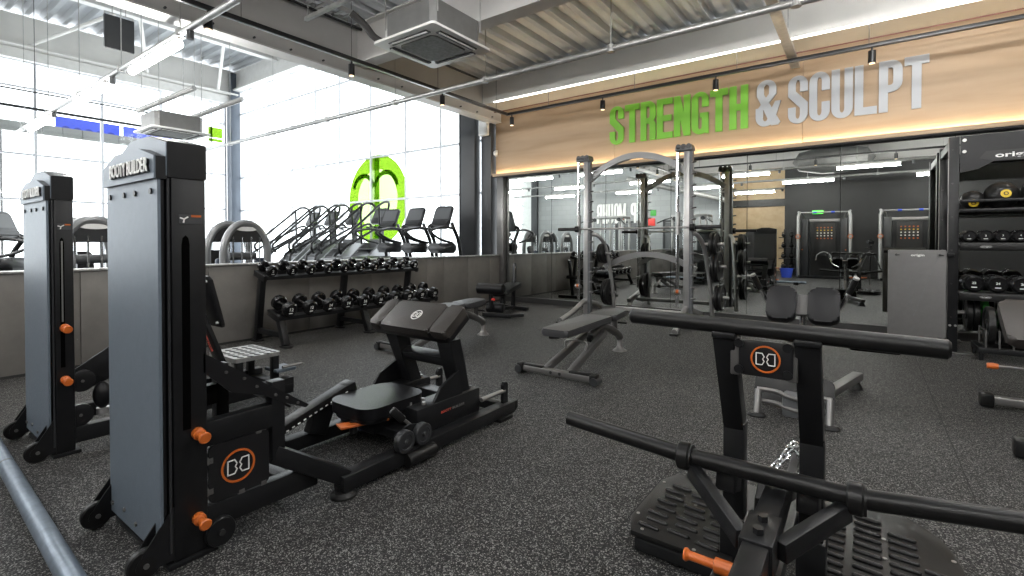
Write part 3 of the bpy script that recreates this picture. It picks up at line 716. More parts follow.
# ================================================================== tower machines
def bb_logo(o, u, v, n, R, parent, ring_m='orange', th=0.004):
    "orange ring with the two mirrored letter outlines"
    MB().ring(o, u, v, n, R, R*0.88, th).build('logo_ring', ring_m, parent)
    B = [(-.08, .17), (-.22, .42), (-.62, .42), (-.62, -.42), (-.22, -.42), (-.08, -.17), (-.19, 0)]
    mb = MB()
    for sgn in (1, -1):
        pts = [(x*R*sgn, y*R) for x, y in B]
        mb.strip(pts, R*0.065, V(o), u, v, n, th, closed=True)
    mb.build('logo_letters', 'logo_white', parent)
def brand_text(txt, o, u, v, w, h, parent, m='logo_white', ext=0.002, off=0.02, name='lettering'):
    me = text_mesh(txt, 1.0, off, 1.0)
    xs_ = [p.co.x for p in me.vertices]; ys_ = [p.co.y for p in me.vertices]
    sx = w/(max(xs_)-min(xs_)); sy = h/(max(ys_)-min(ys_))
    mb = MB(); mb.add_mesh(me, frame_m(o, u, v, sx, sy, ext)); return mb.build(name, m, parent)
X1, Z1, Y1 = V((1, 0, 0)), V((0, 0, 1)), V((0, 1, 0))

def tower(t, ox, knobs, dpt=1.0):
    "weight tower: cover plate towards -Y, slotted steel column with orange pins on the +X side"
    xl, xr = -2.61+ox, -2.05+ox; yf = 0.676
    Yc = lambda y: yf+(y-yf)*dpt
    xc = (xl+xr)/2; W = xr-xl
    MB().box((xc, Yc(.775), .735), (W, .115*dpt, 1.43), bev=0.006).build('column', 'black_steel', t)
    c = MB().prism([(xl+.005, yf, .06), (xr-.005, yf, .06), (xr-.005, yf, 1.435), (xl+.005, yf, 1.435)], (0, .010, 0)).build('front_cover', 'tower_grey', t)
    MB().box((xc, Yc(.693), .745), (W-.03, .014*dpt, 1.37)).build('cover_backing', 'black_satin', t)
    MB().box((xr-.004, Yc(.708), .745), (.008, .008, 1.37)).build('edge_strip', 'charcoal_plastic', t)
    # cap
    cap = MB().prism([(xl-.005, Yc(.704), 1.435), (xr+.005, Yc(.704), 1.435), (xr+.005, Yc(.704), 1.565), (xr-.17, Yc(.704), 1.605), (xl+.20, Yc(.704), 1.605), (xl-.005, Yc(.704), 1.535)], (0, .132*dpt, 0), 0.006).build('top_cap', 'black_steel', t)
    MB().prism([(xl-.003, Yc(.704)-.003, 1.44), (xr+.003, Yc(.704)-.003, 1.44), (xr+.003, Yc(.704)-.003, 1.560), (xr-.172, Yc(.704)-.003, 1.602), (xl+.202, Yc(.704)-.003, 1.602), (xl-.003, Yc(.704)-.003, 1.532)], (0, .003, 0)).build('cap_face', 'tower_grey', t)
    pl = MB().prism([(xl, yf-.012, 1.428), (xr, yf-.012, 1.428), (xr, yf-.012, 1.508), (xr-.15, yf-.012, 1.548), (xl+.15, yf-.012, 1.548), (xl, yf-.012, 1.502)], (0, .006, 0)).build('name_plate', 'tower_grey', t)
    MB().prism([(xl, yf-.006, 1.428), (xr, yf-.006, 1.428), (xr, yf-.006, 1.508), (xr-.15, yf-.006, 1.548), (xl+.15, yf-.006, 1.548), (xl, yf-.006, 1.502)], (0, .034*dpt, 0)).build('plate_backing', 'black_steel', t)
    brand_text('BOOTY BUILDER', (xc+.045, yf-.017, 1.474), X1, Z1, .40, .052, pl, 'black_satin', .005, .03)
    brand_text('BOOTY BUILDER', (xc+.048, yf-.023, 1.476), X1, Z1, .40, .052, pl, 'logo_white', .002, .006)
    for fx in (.055, .22, .34, .50):
        MB().cyl((xl+fx, yf-.006, 1.385), (xl+fx, yf+.002, 1.385), .011, n=14).build('cover_bolt', 'black_satin', c)
    for fx, z in ((.04, .10), (.18, .115), (.31, .10), (.50, .10)):
        MB().cyl((xl+fx, yf-.006, z), (xl+fx, yf+.002, z), .009, n=12).build('cover_bolt', 'grey_steel', c)
    # slot, stickers
    MB().prism([(xr+.0005, Yc(.762)+.013*dpt*x, 0.50+z) for x, z in [(-1, .0), (1, .0), (1, .69), (.7, .715), (0, .725), (-.7, .715), (-1, .69)]], (.002, 0, 0)).build('slot_shade', 'recess_shade', t)  # recess shade painted as a thin black strip on the column side
    if ox: MB().box((xr+.0025, Yc(.762), .98), (.002, .007, .45)).build('slot_daylight', 'ac_grey', t)  # grey strip painted for window light showing through the second tower
    st = MB().box((xr+.001, Yc(.78), 1.285), (.002, .078*dpt, .034)).build('sticker', 'column_dark', t)
    MB().box((xr+.0025, Yc(.798), 1.297), (.001, .034*dpt, .008)).build('sticker_band', 'orange', st)
    mb = MB(); mb.strip([(-.012, .004), (0, 0), (.012, .008)], .005, (xr+.002, Yc(.758), 1.285), Y1, Z1, X1, .001); mb.strip([(0, 0), (-.002, -.012)], .005, (xr+.002, Yc(.758), 1.285), Y1, Z1, X1, .001); mb.build('sticker_bird', 'logo_white', st)
    for z, y in knobs:
        k = MB().lathe([(0, 0), (.020, 0), (.022, .006), (.022, .026), (.013, .031), (.013, .046), (.020, .062), (.022, .070), (.018, .075), (0, .075)], (xr, Yc(y), z), (1, 0, -.08), 18).build('pin_knob', 'orange', t)
    # base: foot plate, wheel brackets
    MB().box((xc, Yc(.78), .010), (W+.02, .17*dpt, .02), bev=.004).build('foot_plate', 'black_steel', t)
    for x in (xl-.01, xr-.03):
        mb = MB()
        for dx in (-.024, .024): mb.prism([(x+dx-.003, .600, .045), (x+dx-.003, .622, .095), (x+dx-.003, Yc(.73), .245), (x+dx-.003, Yc(.73), .03), (x+dx-.003, .65, .03)], (.006, 0, 0))
        b = mb.build('wheel_bracket', 'black_steel', t)
        w = MB().lathe([(0, -.016), (.030, -.016), (.050, -.016), (.055, -.010), (.055, .010), (.050, .016), (.030, .016), (.030, .019), (.012, .021), (0, .021)], (x+.008, .630, .0555), (1, 0, 0), 28).build('wheel', 'black_rubber', t)
        MB().cyl((x+.028, .630, .0555), (x+.036, .630, .0555), .009, n=10).build('axle_bolt', 'grey_steel', w)

def hip_thrust():
    t = thing('hip_thrust_machine', 'black hip thrust machine at left front with tall tower, low seat and raised pad', 'hip thrust machine', (-2.33, 1.2, 0))
    tower(t, 0, ((.479, .795), (.155, .795)))
    # side frames
    for x, side in ((-2.08, 1), (-2.60, -1)):
        mb = MB(); mb.bar((x, .83, .457), (x, 1.09, .457), .055, .095); mb.build('upper_side_beam', 'black_steel', t)
        mb = MB(); mb.bar((x, .83, .132), (x, 1.30, .125), .055, .095); mb.build('lower_side_beam', 'black_steel', t)
        mb = MB(); mb.bar((x, 1.115, .26), (x, 1.115, .60), .056, .058, up=(0, 1, 0)); mb.build('upright_post', 'black_steel', t)
        mb = MB(); mb.prism([(x+.030*side, .82, .775), (x+.030*side, 1.255, .462), (x+.030*side, 1.24, .452), (x+.030*side, 1.14, .50), (x+.030*side, 1.05, .555), (x+.030*side, .92, .60), (x+.030*side, .82, .70)], (-.008*side, 0, 0))
        g = mb.build('gusset_plate', 'black_satin', t)
        mb = MB()
        for y, z in ((.90, .685), (.97, .645), (1.02, .60), (1.10, .545), (1.15, .52), (1.20, .485)): mb.cyl((x+.028*side, y, z), (x+.037*side, y, z), .006, n=8)
        mb.build('gusset_bolts', 'grey_steel', g)
        mb = MB(); mb.bar((x, 1.10, .285), (x+.065*side*(1 if side > 0 else 0), 1.42, .075), .055, .075); mb.build('diagonal_beam', 'black_steel', t)
    # panel with the logo
    p = MB().prism([(-2.062, .955+a, .295+b) for a, b in rrect(.235, .225, .02, 3)], (.008, 0, 0)).build('logo_panel', 'black_satin', t)
    bb_logo((-2.053, .946, .297), Y1, Z1, X1, .066, p, 'orange', .003)
    for y, z in ((.842, .35), (.842, .23), (1.03, .41), (.96, .183), (1.05, .183)): MB().box((-2.06, y, z), (.012, .03, .03), bev=.004).build('panel_clip', 'grey_steel', p)
    d = MB().lathe([(0, -.02), (.052, -.02), (.056, -.014), (.056, .014), (.052, .02), (0, .02)], (-2.05, .872, .068), (1, 0, 0), 28).build('side_disc', 'black_steel', t); MB().cyl((-2.03, .872, .068), (-2.022, .872, .068), .012, n=10).build('disc_bolt', 'wall_black', d)
    MB().bar((-2.60, 1.20, .10), (-2.08, 1.20, .10), .06, .06).build('cross_beam', 'black_steel', t)
    # footplate under the gussets
    mb = MB(); mb.bar((-2.34, .86, .70), (-2.34, 1.20, .455), .47, .012); mb.build('footplate', 'black_rubber', t)
    # rails
    for x, y0, y1 in ((-2.01, 1.38, 2.755), (-2.63, 1.10, 2.755)):
        mb = MB(); mb.box((x, (y0+y1)/2, .06), (.085, y1-y0, .075), bev=.006)
        mb.prism([(x-.042, y1-.01, .0225), (x-.042, y1+.03, .05), (x-.042, y1+.03, .0975), (x-.042, y1-.01, .0975)], (.084, 0, 0)); r = mb.build('rail', 'black_steel', t)
        MB().lathe([(0, .024), (.045, .024), (.062, .010), (.064, 0), (0, 0)], (x+.01, y0+.02, 0), (0, 0, 1), 24).build('rubber_foot', 'black_rubber', r); MB().box((x, y1-.12, .011), (.12, .14, .022), bev=.005).build('rubber_foot', 'black_rubber', r)
        mb = MB(); mb.cyl((x, y1-.32, .18), (x, y1-.07, .18), .014, n=12); mb.build('guide_rod', 'silver', t)
        mb = MB(); mb.prism([(x-.012, y1-.095, .09), (x-.012, y1-.045, .09), (x-.012, y1-.045, .22), (x-.012, y1-.06, .24), (x-.012, y1-.08, .24), (x-.012, y1-.095, .22)], (.024, 0, 0)); mb.build('rod_bracket', 'black_steel', t)
    MB().bar((-2.63, 2.70, .06), (-2.01, 2.70, .06), .07, .06).build('rear_cross_beam', 'black_steel', t)
    # rollers with tensioner
    for y, z in ((1.745, .150), (1.872, .152)):
        d = MB().lathe([(0, -.02), (.056, -.02), (.060, -.014), (.060, .014), (.056, .02), (.040, .021), (.038, .017), (.014, .019), (.012, .024), (0, .024)], (-1.965, y, z), (1, 0, 0), 32).build('belt_roller', 'charcoal_plastic', t)
        MB().cyl((-1.945, y, z), (-1.935, y, z), .010, n=10).build('roller_bolt', 'wall_black', d)
    MB().prism([(-1.995, 1.70, .095), (-1.995, 1.92, .095), (-1.995, 1.92, .19), (-1.995, 1.80, .22), (-1.995, 1.70, .19)], (.012, 0, 0)).build('roller_plate', 'black_steel', t)
    MB().cyl((-1.955, 1.75, .048), (-1.955, 1.95, .048), .036, n=18).build('belt_drum', 'black_rubber', t)
    h = MB().bar((-2.0, 1.85, .18), (-2.03, 1.80, .235), .018, .018).build('tension_lever', 'grey_steel', t)
    MB().bar((-2.03, 1.80, .23), (-2.06, 1.74, .30), .035, .045, bev=.012).build('lever_grip', 'black_rubber', h)
    # seat
    MB().pad((-2.325, 1.865, .268), .375, .455, .062, .10, bev=.018, seg=12).build('seat_pad', 'vinyl', t)
    MB().pad((-2.325, 1.865, .222), .34, .42, .03, .09, bev=.008).build('seat_base', 'black_satin', t)
    mb = MB(); mb.box((-2.345, 1.87, .165), (.22, .22, .10), bev=.01); mb.bar((-2.63, 1.87, .12), (-2.01, 1.87, .12), .10, .05); mb.build('seat_carriage', 'black_steel', t)
    mb = MB(); mb.cyl((-2.28, 1.66, .15), (-2.28, 1.66, .215), .022, n=12); mb.build('seat_post', 'black_steel', t)
    mb = MB(); mb.prism([(-2.33, 1.585, .200), (-2.27, 1.575, .192), (-2.22, 1.66, .200), (-2.15, 1.80, .205), (-2.17, 1.81, .205), (-2.25, 1.70, .202), (-2.29, 1.66, .202)], (0, 0, .012), .003); mb.build('release_lever', 'orange', t)
    # inclined board at the tower end
    b = MB().bar((-2.585, 1.36, .165), (-2.585, 1.86, .322), .09, .045).build('angled_board', 'black_rubber', t)
    mb = MB()
    for k in range(12): mb.bar((-2.538, 1.42+k*.034, .172+k*.0107), (-2.538, 1.435+k*.034, .177+k*.0107), .004, .006, bev=0)
    mb.build('board_marks', 'logo_white', b)
    MB().bar((-2.585, 1.81, .30), (-2.585, 1.87, .315), .10, .06).build('board_end', 'black_steel', t)
    mb = MB(); mb.bar((-2.585, 1.62, .09), (-2.585, 1.68, .25), .06, .12); mb.build('board_bracket', 'black_steel', t)
    # raised bench on its sled
    for x in (-2.115, -2.565):
        s = MB().box((x, 2.185, .175), (.15, .55, .155), bev=.012).build('sled_box', 'black_steel', t)
        for yy in (1.95, 2.0, 2.05, 2.36, 2.41, 2.45): MB().cyl((x+.03*(1 if yy*20 % 2 < 1 else -1), yy, .25), (x+.03*(1 if yy*20 % 2 < 1 else -1), yy, .268), .011, n=10).build('sled_bolt', 'silver', s)
        if x > -2.3:
            brand_text('BOOTY', (x+.0762, 2.14, .188), Y1, Z1, .085, .015, s, 'red_print', .0008, .01)
            brand_text('BUILDER', (x+.0762, 2.25, .188), Y1, Z1, .11, .015, s, 'ac_grey', .0008, .01)
    MB().bar((-2.63, 2.36, .17), (-2.05, 2.36, .17), .10, .09).build('sled_cross_beam', 'black_steel', t)
    mb = MB()
    for s in (-1, 1):
        x = -2.34
        mb.prism([(x+s*.165, 2.30, .23), (x+s*.275, 2.30, .23), (x+s*.282, 2.24, .42), (x+s*.305, 2.17, .60), (x+s*.17, 2.165, .625), (x+s*.195, 2.20, .50), (x+s*.18, 2.235, .43)], (0, .10, 0), .012)
    mb.box((-2.34, 2.275, .455), (.42, .09, .06), (.3, 0, 0), bev=.01); mb.box((-2.34, 2.225, .610), (.44, .10, .035), (.3, 0, 0), bev=.01)
    mb.build('bench_frame', 'black_steel', t)
    for x in (-2.06, -2.62):
        MB().prism([(x-.01, 2.05, .25), (x-.01, 2.30, .25), (x-.01, 2.27, .40), (x-.01, 2.11, .33)], (.02, 0, 0)).build('bench_gusset', 'black_steel', t)
    a = math.radians(36); c = V((-2.39, 2.250, .680))
    MB().pad(c, .70, .235, .075, .02, (a, 0, 0), .016).build('bench_base', 'black_satin', t)
    for dx, w in ((-.30, .11), (-.015, .455), (.285, .14)):
        p = MB().pad(c+V((dx, -.018, .022)), w-.004, .242, .062, .022, (a, 0, 0), .018).build('bench_pad', 'vinyl_brown', t)
        if w == .455: pc = p
    n = V((0, -math.sin(a), math.cos(a))); v = V((0, math.cos(a), math.sin(a)))
    o = c+V((.02, -.018, .022))+n*.031
    MB().ring(o, X1, v, n, .042, .036, .0012).build('pad_logo_ring', 'logo_white', pc)
    mb = MB()
    for s in (1, -1): mb.strip([(s*x*.042, y*.042) for x, y in [(-.08, .17), (-.22, .42), (-.62, .42), (-.62, -.42), (-.22, -.42), (-.08, -.17), (-.19, 0)]], .005, o, X1, v, n, .0012, closed=True)
    mb.build('pad_logo_letters', 'logo_white', pc)
    return t
hip_thrust()

def kickback_machine():
    t = thing('glute_machine', 'second black tower machine at the left edge, standing behind the first one', 'glute machine', (-3.9, 1.2, 0))
    ox = -1.58; tower(t, ox, ((.722, .772), (.432, .772)), .72)
    xr = -2.05+ox
    # lever arm with pulleys beside the column
    MB().prism([(xr-.06, .77, .45), (xr-.06, 1.15, .70), (xr-.06, 1.25, .66), (xr-.06, 1.25, .50), (xr-.06, .85, .34), (xr-.06, .77, .34)], (.014, 0, 0), .003).build('lever_plate', 'black_steel', t)
    for y, z, r in ((.825, .40, .062), (.815, .205, .062)):
        d = MB().lathe([(0, -.012), (r, -.012), (r, .012), (r*.75, .016), (.02, .018), (0, .018)], (xr-.035, y, z), (1, 0, 0), 26).build('pulley', 'black_satin', t)
        MB().cyl((xr-.02, y, z), (xr-.012, y, z), .008, n=8).build('pulley_bolt', 'grey_steel', d)
    MB().sphere((xr-.02, .915, .30), .075, (.65, .62, 1.05)).build('roller_pad', 'vinyl', t)
    MB().cyl((xr-.02, .92, .19), (xr-.02, .92, .225), .035, n=14).build('roller_collar', 'silver', t)
    MB().bar((xr-.04, .79, .10), (xr-.04, 2.1, .10), .07, .09).build('side_rail', 'black_steel', t)
    MB().bar((xr-.52, .79, .10), (xr-.52, 2.1, .10), .07, .09).build('side_rail', 'black_steel', t)
    MB().bar((xr-.55, 2.05, .06), (xr, 2.05, .06), .09, .07).build('rear_cross_beam', 'black_steel', t)
    MB().bar((xr-.55, 1.5, .16), (xr, 1.5, .16), .08, .06).build('middle_cross_beam', 'black_steel', t)
    # step platform with tread
    MB().prism([(-3.93+a, 1.865+b, .315) for a, b in rrect(.44, .34, .02, 2)], (0, 0, .03)).build('step_platform', 'galv', t)
    mb = MB()
    for i in range(6):
        for j in range(5):
            mb.bar((-4.11+i*.07+(j % 2)*.02, 1.735+j*.062, .3455), (-4.075+i*.07+(j % 2)*.02, 1.755+j*.062, .3455), .020, .006, bev=0)
    mb.build('tread_pattern', 'black_rubber', t)
    for x in (-3.74, -4.12):
        for y in (1.73, 2.0): MB().bar((x, y, .10), (x, y, .318), .05, .05, up=(0, 1, 0)).build('platform_leg', 'black_steel', t)
    MB().box((-3.76, 2.06, .20), (.18, .16, .025), bev=.006).build('lower_step', 'tower_grey', t)
    MB().tube([(-3.66, 2.02, .23), (-3.66, 2.18, .23)], .012, 8).build('grip_bar', 'grey_steel', t)
    # board for the back with its strut
    b = MB().prism([(x, 1.49-(z-.95)*.24, z) for x, z in ((-4.12, .60), (-3.66, .60), (-3.64, .62), (-3.64, .94), (-3.67, .965), (-4.11, .965), (-4.13, .94))], (0, .03, 0), .006).build('back_board', 'black_satin', t)
    for x, z in ((-3.675, .93), (-3.675, .635), (-4.09, .93), (-4.09, .635)): MB().cyl((x, 1.475-(z-.95)*.24, z), (x, 1.495-(z-.95)*.24, z), .009, n=10).build('board_bolt', 'logo_white', b)
    s = MB().bar((-3.83, 1.43, .92), (-3.70, 1.60, .32), .11, .03, up=(0, -1, 0)).build('board_strut', 'black_steel', t)
    brand_text('BOOTY BUILDER', (-3.735, 1.525, .50), V((.13, .17, -.60)).normalized(), V((.85, 0, .2)).normalized(), .15, .025, s, 'red_print', .002, .02)
    return t
kickback_machine()

# ================================================================== standing platform machine at right front
def platform_machine():
    t = thing('standing_lift_machine', 'black standing lift machine at right front with long bars over ribbed foot platforms', 'lift machine', (-.265, 1.9, 0))
    # two foot platforms with ribs
    def plate(pts, ribs, nuts):
        MB().prism([(x, y, .062) for x, y in pts], (0, 0, .02), .004).build('foot_platform', 'black_rubber', t)
        cx = sum(p[0] for p in pts)/len(pts); cy_ = sum(p[1] for p in pts)/len(pts)
        MB().prism([(cx+(x-cx)*.93, cy_+(y-cy_)*.90, .012) for x, y in pts], (0, 0, .05)).build('platform_skirt', 'black_steel', t)
        for x, y in ribs:
            mb = MB(); mb.pad((x, y, .084), .088, .020, .016, .0108, (0, 0, math.radians(-4)), .008, 4); mb.build('platform_rib', 'black_rubber', t)
        for x, y in nuts: MB().cyl((x, y, .08), (x, y, .0845), .007, n=8).build('platform_screw', 'silver', t)
    L = [(-.735, 1.80), (-.375, 1.80), (-.375, 2.46), (-.52, 2.46), (-.735, 2.36), (-.775, 2.27), (-.775, 1.90)]
    ribs = []
    for i, x in enumerate((-.685, -.575, -.465)):
        for j in range(9): ribs.append((x+.0+(.015 if j % 2 else 0), 1.86+j*.054+(.018 if i == 1 else 0)))
    plate(L, [r for r in ribs if not (r[0] < -.66 and (r[1] > 2.29))], ((-.755, 1.93), (-.755, 2.25), (-.70, 1.83), (-.58, 1.985), (-.58, 2.13), (-.50, 1.815), (-.42, 2.25), (-.56, 2.42)))
    Rr = [(-.155, 1.80), (.20, 1.80)] + [(.10+.18*math.cos(a), 2.18+.36*math.sin(a)) for a in [i*PI/2/8 for i in range(0, 9)]] + [(-.155, 2.54)]
    ribs = []
    for i, x in enumerate((-.10, .01, .115, .21)):
        for j in range(11):
            y = 1.86+j*.054+(.02 if i % 2 else 0)
            if i == 3 and y > 2.2: continue
            if i == 2 and y > 2.40: continue
            if y > 2.47: continue
            ribs.append((x, y))
    plate(Rr, ribs, ((-.14, 2.20), (.06, 2.30), (.06, 2.16), (.065, 2.02), (.255, 2.28), (.20, 1.84)))
    # base beams
    MB().bar((-.265, .72, .05), (-.265, 2.62, .05), .08, .06).build('spine_beam', 'black_steel', t)
    MB().bar((-.75, 2.38, .035), (.22, 2.38, .035), .08, .05).build('rear_cross_beam', 'black_steel', t)
    MB().bar((-.72, 1.84, .035), (.20, 1.84, .035), .08, .05).build('front_cross_beam', 'black_steel', t)
    # posts
    for x in (-.380, -.142):
        p = MB().bar((x, 1.90, 0.0), (x, 1.90, .56), .070, .065, up=(0, 1, 0)).build('post', 'black_steel', t)
        MB().bar((x, 1.897, .545), (x-.002, 1.735, .905), .068, .063, up=(0, 1, 0)).build('post_upper', 'black_steel', p)
        MB().box((x, 1.895, .555), (.074, .069, .008), bev=.003).build('post_joint', 'black_satin', p)
        MB().box((x, 1.735, .894), (.074, .07, .02), bev=.005).build('post_bracket', 'black_steel', p)
        MB().box((x, 1.90, .12), (.086, .085, .20), bev=.006).build('post_socket', 'black_steel', p)
        MB().bar((x, 1.86, .36), (x, 1.745, .40), .06, .07).build('bar_rest', 'black_steel', p)
    # padded top tube
    o = MB().lathe([(0, -.445), (.020, -.445), (.027, -.438), (.027, .438), (.020, .445), (0, .445)], (-.262, 1.73, .921), (1, 0, -.015), 24).build('top_tube', 'black_rubber', t)
    # logo plate between the posts
    p = MB().prism([(-.258+a, 1.722, .828+b) for a, b in rrect(.155, .115, .014, 3)], (0, .008, 0), .002).build('logo_plate', 'black_satin', t)
    bb_logo((-.257, 1.7205, .829), X1, Z1, V((0, -1, 0)), .043, p, 'orange', .003)
    for x in (-.335, -.196):
        for z in (.788, .872):
            MB().cyl((x, 1.715, z), (x, 1.728, z), .014, n=14).build('plate_screw', 'black_steel', p)
        MB().box((x+(.012 if x > -.26 else -.012), 1.734, .83), (.03, .012, .13), bev=.003).build('plate_bracket', 'grey_steel', p)
    MB().box((.02, 1.76, .893), (.12, .05, .02), bev=.006).build('tube_hook', 'black_steel', t)
    # long front bar with collars
    e0, e1 = V((-.955, 1.70, .502)), V((.48, 1.70, .533)); c0, c1 = V((-.497, 1.70, .470)), V((-.018, 1.70, .470))
    b = MB().tube([e0, e0+(c0-e0)*.006, c0-V((.03, 0, -.002)), c0+V((.03, 0, 0)), c1-V((.03, 0, 0)), c1+V((.03, 0, .004)), e1-(e1-c1)*.006, e1], [.022, .027, .028, .028, .028, .028, .027, .022], 26).build('front_bar', 'black_rubber', t)
    for x in (-.497, -.018):
        MB().lathe([(.028, -.024), (.040, -.024), (.046, -.019), (.046, .012), (.042, .017), (.042, .024), (.028, .024)], (x, 1.70, .468), (1, 0, 0), 28).build('bar_collar', 'black_rubber', b)
    # lever arm from the bar towards the camera
    A0, A1 = V((-.222, 1.80, .398)), V((-.222, .95, .392))
    d = (A1-A0).normalized()
    MB().bar(A0, A1, .062, .085).build('lever_arm', 'black_steel', t)
    MB().bar((-.222, .98, .40), (-.222, .98, .02), .075, .08, up=(0, 1, 0)).build('pivot_post', 'black_steel', t); MB().box((-.245, .98, .012), (.20, .20, .024), bev=.005).build('pivot_base', 'black_steel', t)
    s0 = A0+d*.29; s1 = A0+d*.45
    sl = MB().bar(s0, s1, .080, .100).build('arm_sleeve', 'black_steel', t)
    nrm = X1.cross(d).normalized(); nrm = nrm if nrm.z > 0 else -nrm
    for k in (.335, .405): MB().cyl(A0+d*k+nrm*.05, A0+d*k+nrm*.066, .014, n=6).build('sleeve_bolt', 'black_satin', sl)
    for sx in (-1, 1):
        MB().bar(V((-.257+sx*.215, 1.69, .432)), s0+d*.08+X1*sx*.045, .036, .054).build('arm_brace', 'black_steel', t)
    # short square stub past the bar and the hanging chain
    MB().bar((-.222, 1.78, .395), (-.235, 2.10, .27), .06, .06).build('arm_stub', 'black_steel', t)
    # orange pins
    q = V((-.205, 1.40, .318))
    for sx in (-1, 1):
        MB().lathe([(0, .165), (.016, .165), (.018, .158), (.012, .150), (.012, .085), (.020, .082), (.020, .0), (0, .0)], q+X1*sx*.042, (sx, 0, 0), 18).build('stop_pin', 'orange', t)
        MB().bar(q+V((sx*.10, .02, -.03)), q+V((sx*.11, -.14, -.06)), .07, .012).build('stop_plate', 'black_steel', t)
    # ankle strap lug near the posts
    MB().prism([(-.35, 2.10, .20), (-.35, 2.22, .26), (-.35, 2.25, .24), (-.35, 2.25, .085), (-.35, 2.08, .085)], (.10, 0, 0), .01).build('rear_bracket', 'black_rubber', t)
    MB().bar((-.28, 2.30, .10), (-.235, 2.42, .29), .035, .012).build('chain_plate', 'grey_steel', t)
    return t
platform_machine()
# chain hanging on the plate behind the bar
t = thing('chain', 'short bright steel chain hung over the bracket behind the lift machine bar', 'chain', (-.26, 2.38, .18))
def chain_link(c, u, w, r=.0045, L=.034, W=.014):
    u = V(u).normalized(); w = V(w); w = (w-u*w.dot(u)).normalized()
    pts = [V(c)+u*(L/2-W)*s+(u*math.cos(a)+w*math.sin(a))*W for s, rng in ((1, (-PI/2, PI/2)), (-1, (PI/2, 1.5*PI))) for a in [rng[0]+(rng[1]-rng[0])*k/5 for k in range(6)]]
    return MB().tube(pts, r, 6, closed=True)
path = smooth_path([V((-.345, 2.31, .16)), V((-.335, 2.33, .21)), V((-.285, 2.36, .27)), V((-.245, 2.385, .33)), V((-.215, 2.375, .29)), V((-.205, 2.37, .23)), V((-.25, 2.36, .20))], 3)
for k in range(1, len(path)-1, 1):
    u = path[k+1]-path[k-1]
    chain_link(path[k], u, (1, -1, .3) if k % 2 else (.2, 1, .6), .0058, .058, .019).build('chain_link', 'chrome', t)
t2 = solo('carabiner', MB().tube([(-.285, 2.335, .235), (-.30, 2.33, .20), (-.30, 2.33, .165), (-.285, 2.335, .15), (-.272, 2.34, .17), (-.27, 2.34, .21)], .006, 8, closed=True), 'chrome', 'steel snap hook beside the bright chain', 'carabiner', base=(-.285, 2.335, .145))
# floor level tube
t = thing('floor_tube', 'round blue grey steel tube lying along the floor in the lower left corner', 'tube', (-3.0, .45, 0))
MB().cyl((-5.2, .545, .07), (-1.35, .428, .07), .034, n=28).build('tube', 'tube_blue', t)
MB().cyl((-3.52, .494, .07), (-3.50, .4932, .07), .0346, n=28).build('tube_joint', 'plastic_grey', t)
for x in (-4.7, -1.6): MB().box((x, .53 if x < -3 else .435, .037), (.12, .10, .074), bev=.004).build('tube_foot', 'black_rubber', t)
# ================================================================== adjustable benches
def flat_bench(cx, y0, label):
    "axis along +Y, front foot bar at y0, rear foot at y0+1.4"
    t = thing('adjustable_bench', label, 'bench', (cx, y0+.7, 0))
    b = MB().bar((cx-.36, y0, .052), (cx+.36, y0, .052), .062, .055, bev=.012).build('front_foot_bar', 'grey_steel', t)
    for s in (-1, 1):
        MB().bar((cx+s*.335, y0, .05), (cx+s*.40, y0, .05), .085, .095, bev=.014).build('foot_cap', 'black_rubber', b)
        MB().box((cx+s*.235, y0, .085), (.20, .05, .02), bev=.006).build('grip_pad', 'black_rubber', b)
        MB().cyl((cx+s*.38, y0-.05, .04), (cx+s*.38, y0+.05, .04), .035, n=16).build('transport_wheel', 'charcoal_plastic', b)
    for dx in (-.04, .05): MB().cyl((cx+dx, y0-.034, .055), (cx+dx, y0-.028, .055), .014, n=10).build('bolt', 'black_satin', b)
    # twin rails rising to the hinge, then the rear spine
    for s in (-1, 1):
        mb = MB(); mb.bar((cx+s*.12, y0+.02, .06), (cx+s*.085, y0+.80, .30), .05, .065, bev=.01); mb.build('frame_rail', 'grey_steel', t)
    mb = MB(); mb.tube([(cx, y0+.66, .27), (cx, y0+.86, .325), (cx, y0+1.05, .30), (cx, y0+1.30, .20), (cx, y0+1.36, .15)], .042, 12, sm=5); mb.build('rear_spine', 'grey_steel', t)
    MB().lathe([(.028, .20), (.030, .06), (.045, .03), (.072, .012), (.076, 0), (0, 0)], (cx, y0+1.36, 0), (0, 0, 1), 22).build('rear_foot', 'grey_steel', t)
    MB().cyl((cx, y0+1.22, .2), (cx, y0+1.22, .40), .032, n=14).build('seat_post', 'grey_steel', t)
    MB().tube([(cx-.10, y0+.35, .20), (cx-.10, y0+.36, .27), (cx+.10, y0+.36, .27), (cx+.10, y0+.35, .20)], .010, 8, sm=3).build('carry_handle', 'silver', t)
    MB().bar((cx, y0+.62, .24), (cx, y0+.95, .375), .05, .05).build('adjust_ladder', 'black_steel', t)
    MB().cyl((cx+.05, y0+1.20, .34), (cx+.15, y0+1.20, .34), .011, n=10).build('adjust_pin', 'black_satin', t)
    mb = MB(); mb.bar((cx, y0+.02, .372), (cx, y0+1.3, .395), .10, .03); mb.build('pad_frame', 'black_steel', t)
    MB().pad((cx, y0-.0+.40, .418), .27, .90, .062, .03, (math.radians(1.5), 0, 0), .022, taper=-.10).build('back_pad', 'vinyl_grey', t)
    MB().pad((cx, y0+1.09, .437), .30, .42, .062, .06, (math.radians(3), 0, 0), .022, taper=.15).build('seat_pad', 'vinyl_grey', t)
    MB().bar((cx-.07, y0-.0, .36), (cx+.03, y0+.02, .37), .06, .03, bev=.01).build('pad_handle', 'black_rubber', t)
    return t
bench = flat_bench(-2.2, 3.70, 'flat adjustable bench with grey frame in the middle of the floor, before the silver rack')
